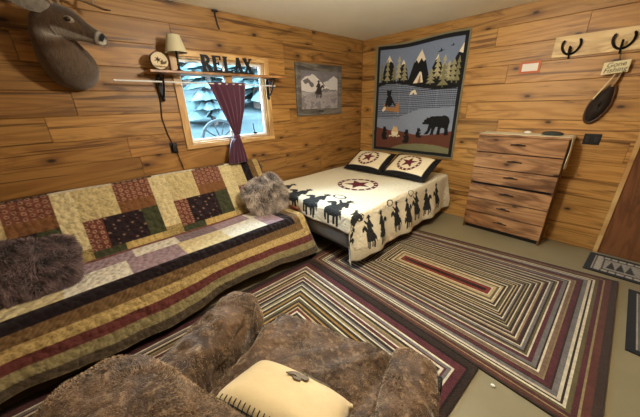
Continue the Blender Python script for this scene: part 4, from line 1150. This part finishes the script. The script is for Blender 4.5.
# cushion on the seat
m_suede = M('cream_suede', (206, 184, 140), rough=.85, var=.10, vs=9, bump=.4, bs_=60, sheen=.3, dist=.003)
m_thread = M('black_thread', (22, 20, 18), rough=.9)
m_patch = M('grey_patch', (112, 100, 86), rough=.8, var=.2, vs=30)
m_fringe = M('dark_fringe', (84, 66, 48), rough=.9, var=.3, vs=30)
cc_ = cp(1.150, -3.955, .560); ux = CM @ Vector((1, .03, -.03)); uy = CM @ Vector((0.02, .90, -.40))
g, Sx, Tx, Sd, un = pillow(cc_, ux, uy, .42, .28, .13, n=40, pinch=.06, lump=.08, rnd=.05)
ck = root('suede_cushion', tuple(cc_), 'cream suede cushion with black blanket stitch and grey patch on the armchair', 'cushion')
obj('cover', g, m_suede, ck, smooth=180)
uxn = ux.normalized(); unn = un; uyn = unn.cross(uxn).normalized()
def cpt(s, q, off=.0):
    e = max(0, 1-abs(s)**3.2)*max(0, 1-abs(q)**3.2); th = .065*e**.55+.003
    return cc_+uxn*s*(1-.06*(1-q*q))*(1-.05*q*q)*.21+uyn*q*(1-.06*(1-s*s))*(1-.05*s*s)*.14+unn*(th+off)
for k in range(22):
    s = -.94+k*.0895
    obj('stitch', G().tube([cpt(s, -.995, .003), cpt(s, -.95, .004), cpt(s+.004, -.90, .004)], .0018, 5), m_thread, ck)
obj('edge_thread', G().tube([cpt(-.98+.049*k, -.985, .004) for k in range(41)], .0022, 5), m_thread, ck)
leaf = [(-.34, .10), (-.25, .30), (-.10, .42), (.02, .36), (.14, .44), (.22, .30), (.17, .14), (.06, .16), (.08, .02), (-.06, -.04), (-.16, .06), (-.03, .12), (-.12, .18), (-.24, .10)]
def leaf_pt(u, v, d): return cpt(u*.75+.08, v*.75+.18, .006+d)
obj('leaf_patch', G().prism(leaf, leaf_pt, .004), m_patch, ck, smooth=0)
obj('pale_patch', G().prism([(-.02, .70), (.35, .66), (.55, .86), (.0, .93)], lambda u, v, d: cpt(u, v, .004+d), .002), M('pale_blue_suede', (176, 184, 190), rough=.8), ck, smooth=0)
g = G(); rs = random.Random(4)
for k in range(60):
    s = -.08+k*.0165; p0 = cpt(s, .93, .0)
    g.tube([p0, p0+uyn*rs.uniform(.010, .02)+unn*rs.uniform(.0, .014)+uxn*rs.uniform(-.01, .01), p0+uyn*rs.uniform(.018, .034)+unn*rs.uniform(-.004, .014)+uxn*rs.uniform(-.016, .016)], [.0034, .003, .001], 4)
fr2 = obj('fringe', g, m_fringe, ck); fr2['kind'] = 'stuff'
obj('corner_knot', G().ell(cpt(.985, .75, .008), (.009, .009, .009)), m_suede, ck)

# ================================================================== RUGS
def striped_rug(name, q, rings, label, z=.012, pw=1.3):
    """q: four corners TL, TR, BR, BL (any quadrilateral); concentric stripes from the edge inwards"""
    TL, TR, BR, BL = [Vector((*p, 0)) for p in q]
    Lx = ((TR-TL).length+(BR-BL).length)/2; Ly = ((TL-BL).length+(TR-BR).length)/2
    def bil(x, y): a, b_ = x/Lx, y/Ly; return (BL*(1-a)+BR*a)*(1-b_)+(TL*(1-a)+TR*a)*b_
    g = G(); cols = []; d = 0; rs = random.Random(len(name)*7+int(Lx*100))
    half = min(Lx, Ly)/2
    k_ = (half-.004)/sum(w_ for w_, _ in rings); rings = [(w_*k_, c) for w_, c in rings]
    for w_, c in rings+[(9, rings[-1][1])]:
        d1 = min(half-.004, d+w_)
        if d1 <= d: break
        zt = z+rs.uniform(-.0012, .0012)
        h0, h1 = (half*(d/half)**pw, half*(d1/half)**pw)          # the bands run narrower along the long sides
        (dx, dy), (ex, ey) = ((d, h0), (d1, h1)) if Lx > Ly else ((h0, d), (h1, d1))
        for (ax0, ay0, ax1, ay1, bx0, by0, bx1, by1) in ((dx, dy, Lx-dx, dy, ex, ey, Lx-ex, ey), (Lx-dx, dy, Lx-dx, Ly-dy, Lx-ex, ey, Lx-ex, Ly-ey), (Lx-dx, Ly-dy, dx, Ly-dy, Lx-ex, Ly-ey, ex, Ly-ey), (dx, Ly-dy, dx, dy, ex, Ly-ey, ex, ey)):
            n = 24; vs = []
            tones = [rs.uniform(.9, 1.1) for _ in range(n+1)]
            for i in range(n+1):
                t = i/n
                j0 = rs.uniform(-.0025, .0025) if 0 < i < n else 0; j0 = 0
                p = bil(ax0+(ax1-ax0)*t, ay0+(ay1-ay0)*t); r_ = bil(bx0+(bx1-bx0)*t, by0+(by1-by0)*t)
                vs += [(p.x, p.y, zt), (r_.x, r_.y, zt)]; cols += [c*tones[i], c*tones[i]]
            g.add(vs, [(2*i, 2*i+2, 2*i+3, 2*i+1) for i in range(n)])
        d = d1
    # edge skirt and underside
    o = [bil(0, 0), bil(Lx, 0), bil(Lx, Ly), bil(0, Ly)]
    vs = [(p.x, p.y, .0008) for p in o]+[(p.x, p.y, z+.0012) for p in o]
    g.add(vs, [(3, 2, 1, 0)]+[(i, (i+1) % 4, 4+(i+1) % 4, 4+i) for i in range(4)]); cols += [rings[0][1]]*8
    return tag(obj(name, g, m_pile, col=np.clip(np.array(cols), 0, 1), smooth=0), label, 'rug', 'striped area rugs')
m_pile = M('rug_pile', None, rough=.95, var=.28, vs=55, bump=1.0, bs_=190, dist=.006, spec=.1, sheen=.1)
DB, BU, CR, GR, KH, OL, TN, RD, GO, TP = L3(50, 38, 30), L3(80, 40, 42), L3(200, 188, 160), L3(106, 100, 96), L3(138, 122, 84), L3(92, 82, 52), L3(170, 148, 108), L3(120, 44, 36), L3(166, 128, 66), L3(116, 92, 74)
ringsA = [(.045, DB*1.3), (.04, L3(88, 50, 40)), (.012, KH), (.028, BU), (.024, OL), (.016, CR), (.012, DB), (.018, CR*.9), (.03, GR), (.010, DB), (.036, BU), (.010, KH), (.024, TP), (.012, CR), (.010, DB), (.028, GR), (.026, BU), (.010, CR), (.014, OL), (.012, DB), (.018, GR), (.009, CR),
 (.018, DB), (.010, BU), (.012, KH), (.008, CR), (.016, DB), (.010, TP), (.008, CR), (.016, DB), (.014, OL), (.008, CR), (.014, DB), (.008, KH), (.014, DB), (.010, GR), (.008, CR), (.016, DB), (.010, TN), (.014, DB), (.008, CR), (.018, OL), (.012, DB), (.010, CR), (.018, DB), (.014, TN), (.010, CR), (.018, OL), (.02, TN), (.010, CR*.95), (.012, RD*.8), (.018, RD), (.012, DB)]
striped_rug('area_rug', [(1.03, -.86), (3.255, -.555), (3.215, -2.275), (1.06, -2.135)], ringsA, 'striped rug with a red centre bar lying between bed, dresser and door')
ringsB = [(.035, DB*.9), (.012, DB*.5), (.04, BU), (.010, CR), (.016, GR), (.010, BU), (.012, CR), (.016, DB), (.010, KH), (.016, TP), (.008, CR), (.018, BU), (.008, CR), (.016, DB), (.012, GR), (.008, CR), (.014, DB), (.012, KH), (.008, CR), (.016, DB), (.012, GO*.7), (.014, DB), (.008, CR), (.014, OL), (.014, DB), (.010, GO*.8), (.014, DB), (.008, TN), (.016, RD*.6), (.010, CR), (.014, DB), (.012, KH), (.012, DB), (.010, CR), (.016, BU), (.012, GR), (.010, CR), (.016, DB), (.012, TN), (.014, GR), (.010, CR), (.018, BU), (.018, GR), (.02, CR*.8)]
striped_rug('area_rug', [(1.08, -2.142), (2.705, -2.247), (2.60, -4.45), (1.02, -4.45)], ringsB, 'striped rug under the armchair and along the front of the futon', z=.0115, pw=1.12)

# door mats
def mat_paint(S_, T_, W, Hh, kind):
    C = np.zeros(S_.shape+(3,)); nzv = np.random.rand(*S_.shape)
    C[:] = L3(26, 26, 28)
    m = (S_ > .045) & (S_ < W-.045) & (T_ > .045) & (T_ < Hh-.045); C[m] = L3(176, 168, 152)
    C[m & (np.mod(S_, .05) < .012)] = L3(92, 88, 82)
    m2 = (S_ > .09) & (S_ < W-.09) & (T_ > .08) & (T_ < Hh-.08); C[m2] = L3(170, 162, 146)
    n = max(1, int((W-.18)//.26)); pw = (W-.18)/n
    for k in range(n):
        x0 = .09+k*pw+.015; x1 = .09+(k+1)*pw-.015
        C[(S_ > x0) & (S_ < x1) & (T_ > .085) & (T_ < Hh-.085)] = L3(70, 66, 60)
        C[(S_ > x0+.015) & (S_ < x1-.015) & (T_ > .10) & (T_ < Hh-.10)] = L3(186, 182, 172) if k % 2 else L3(150, 144, 134)
        if k % 2: C[bear((S_-x0-.03)/(x1-x0-.06), (T_-.14)/(.26))] = L3(34, 32, 30)
        else:
            for q in range(3): C[inpoly(S_, T_, [(x0+.03+.06*q, .13), (x0+.09+.06*q, .13), (x0+.06+.06*q, .30)])] = L3(44, 42, 38)
    C *= (.8+.4*nzv)[..., None]; return C
def floor_mat(q, label, W, Hh):
    TL, TR, BR, BL = [np.array(p) for p in q]; n1, n2 = int(W/.006), int(Hh/.006)
    s = np.linspace(0, 1, n1); t = np.linspace(0, 1, n2); S_, T_ = np.meshgrid(s, t, indexing='ij')
    P = (BL*(1-S_[..., None])+BR*S_[..., None])*(1-T_[..., None])+(TL*(1-S_[..., None])+TR*S_[..., None])*T_[..., None]
    P = np.concatenate([P, np.full(S_.shape+(1,), .008)], -1)
    return tag(obj('door_mat', G().grid(P), m_pile, col=np.clip(mat_paint(S_*W, T_*Hh, W, Hh, 0).reshape(-1, 3), 0, 1), smooth=180, solid=.0065), label, 'mat', 'bear patterned door mats')
floor_mat([(3.055, -.055), (3.86, -.055), (3.86, -.475), (3.025, -.475)], 'grey door mat with bear and tree panels lying against the brown door', .82, .42)
floor_mat([(4.02, -1.47), (4.02, -.62), (3.31, -.62), (3.29, -1.46)][2:]+[(4.02, -1.47), (4.02, -.62)][::-1] if False else [(3.315, -.62), (4.10, -.60), (4.10, -1.50), (3.295, -1.465)], 'grey mat with dark border on the floor right of the striped rug with red bar', .80, .86)
g = G().ell((2.795, -2.30, .0075), (.012, .009, .0065), 8, 6); tag(obj('paper_scrap', g, m_paper), 'tiny white scrap lying on the bare floor below the rugs', 'scrap')

# ================================================================== LIGHT
w = bpy.data.worlds.new('world'); S.world = w; w.use_nodes = True
bg = w.node_tree.nodes['Background']; bg.inputs[0].default_value = (.50, .77, 1.0, 1); bg.inputs[1].default_value = 62.0
def light(name, ty, loc, energy, color, rot=(0, 0, 0), **k):
    d = bpy.data.lights.new(name, ty); d.energy = energy; d.color = color
    for a, v in k.items(): setattr(d, a, v)
    o = bpy.data.objects.new(name, d); o.location = loc; o.rotation_euler = rot; COL.objects.link(o); return o
light('ceiling_bulb', 'POINT', (2.08, -2.35, 2.06), 104, (1.0, .92, .79), shadow_soft_size=.10)
p = light('window_portal', 'AREA', (-.125, -2.255, 1.535), 1, (1, 1, 1), (0, math.radians(-90), 0), shape='RECTANGLE', size=.80, size_y=.95)
p.data.cycles.is_portal = True
S.view_settings.view_transform = 'Standard'; S.view_settings.look = 'None'; S.view_settings.gamma = 1; S.view_settings.use_curve_mapping = False
S.view_settings.exposure = 0.10
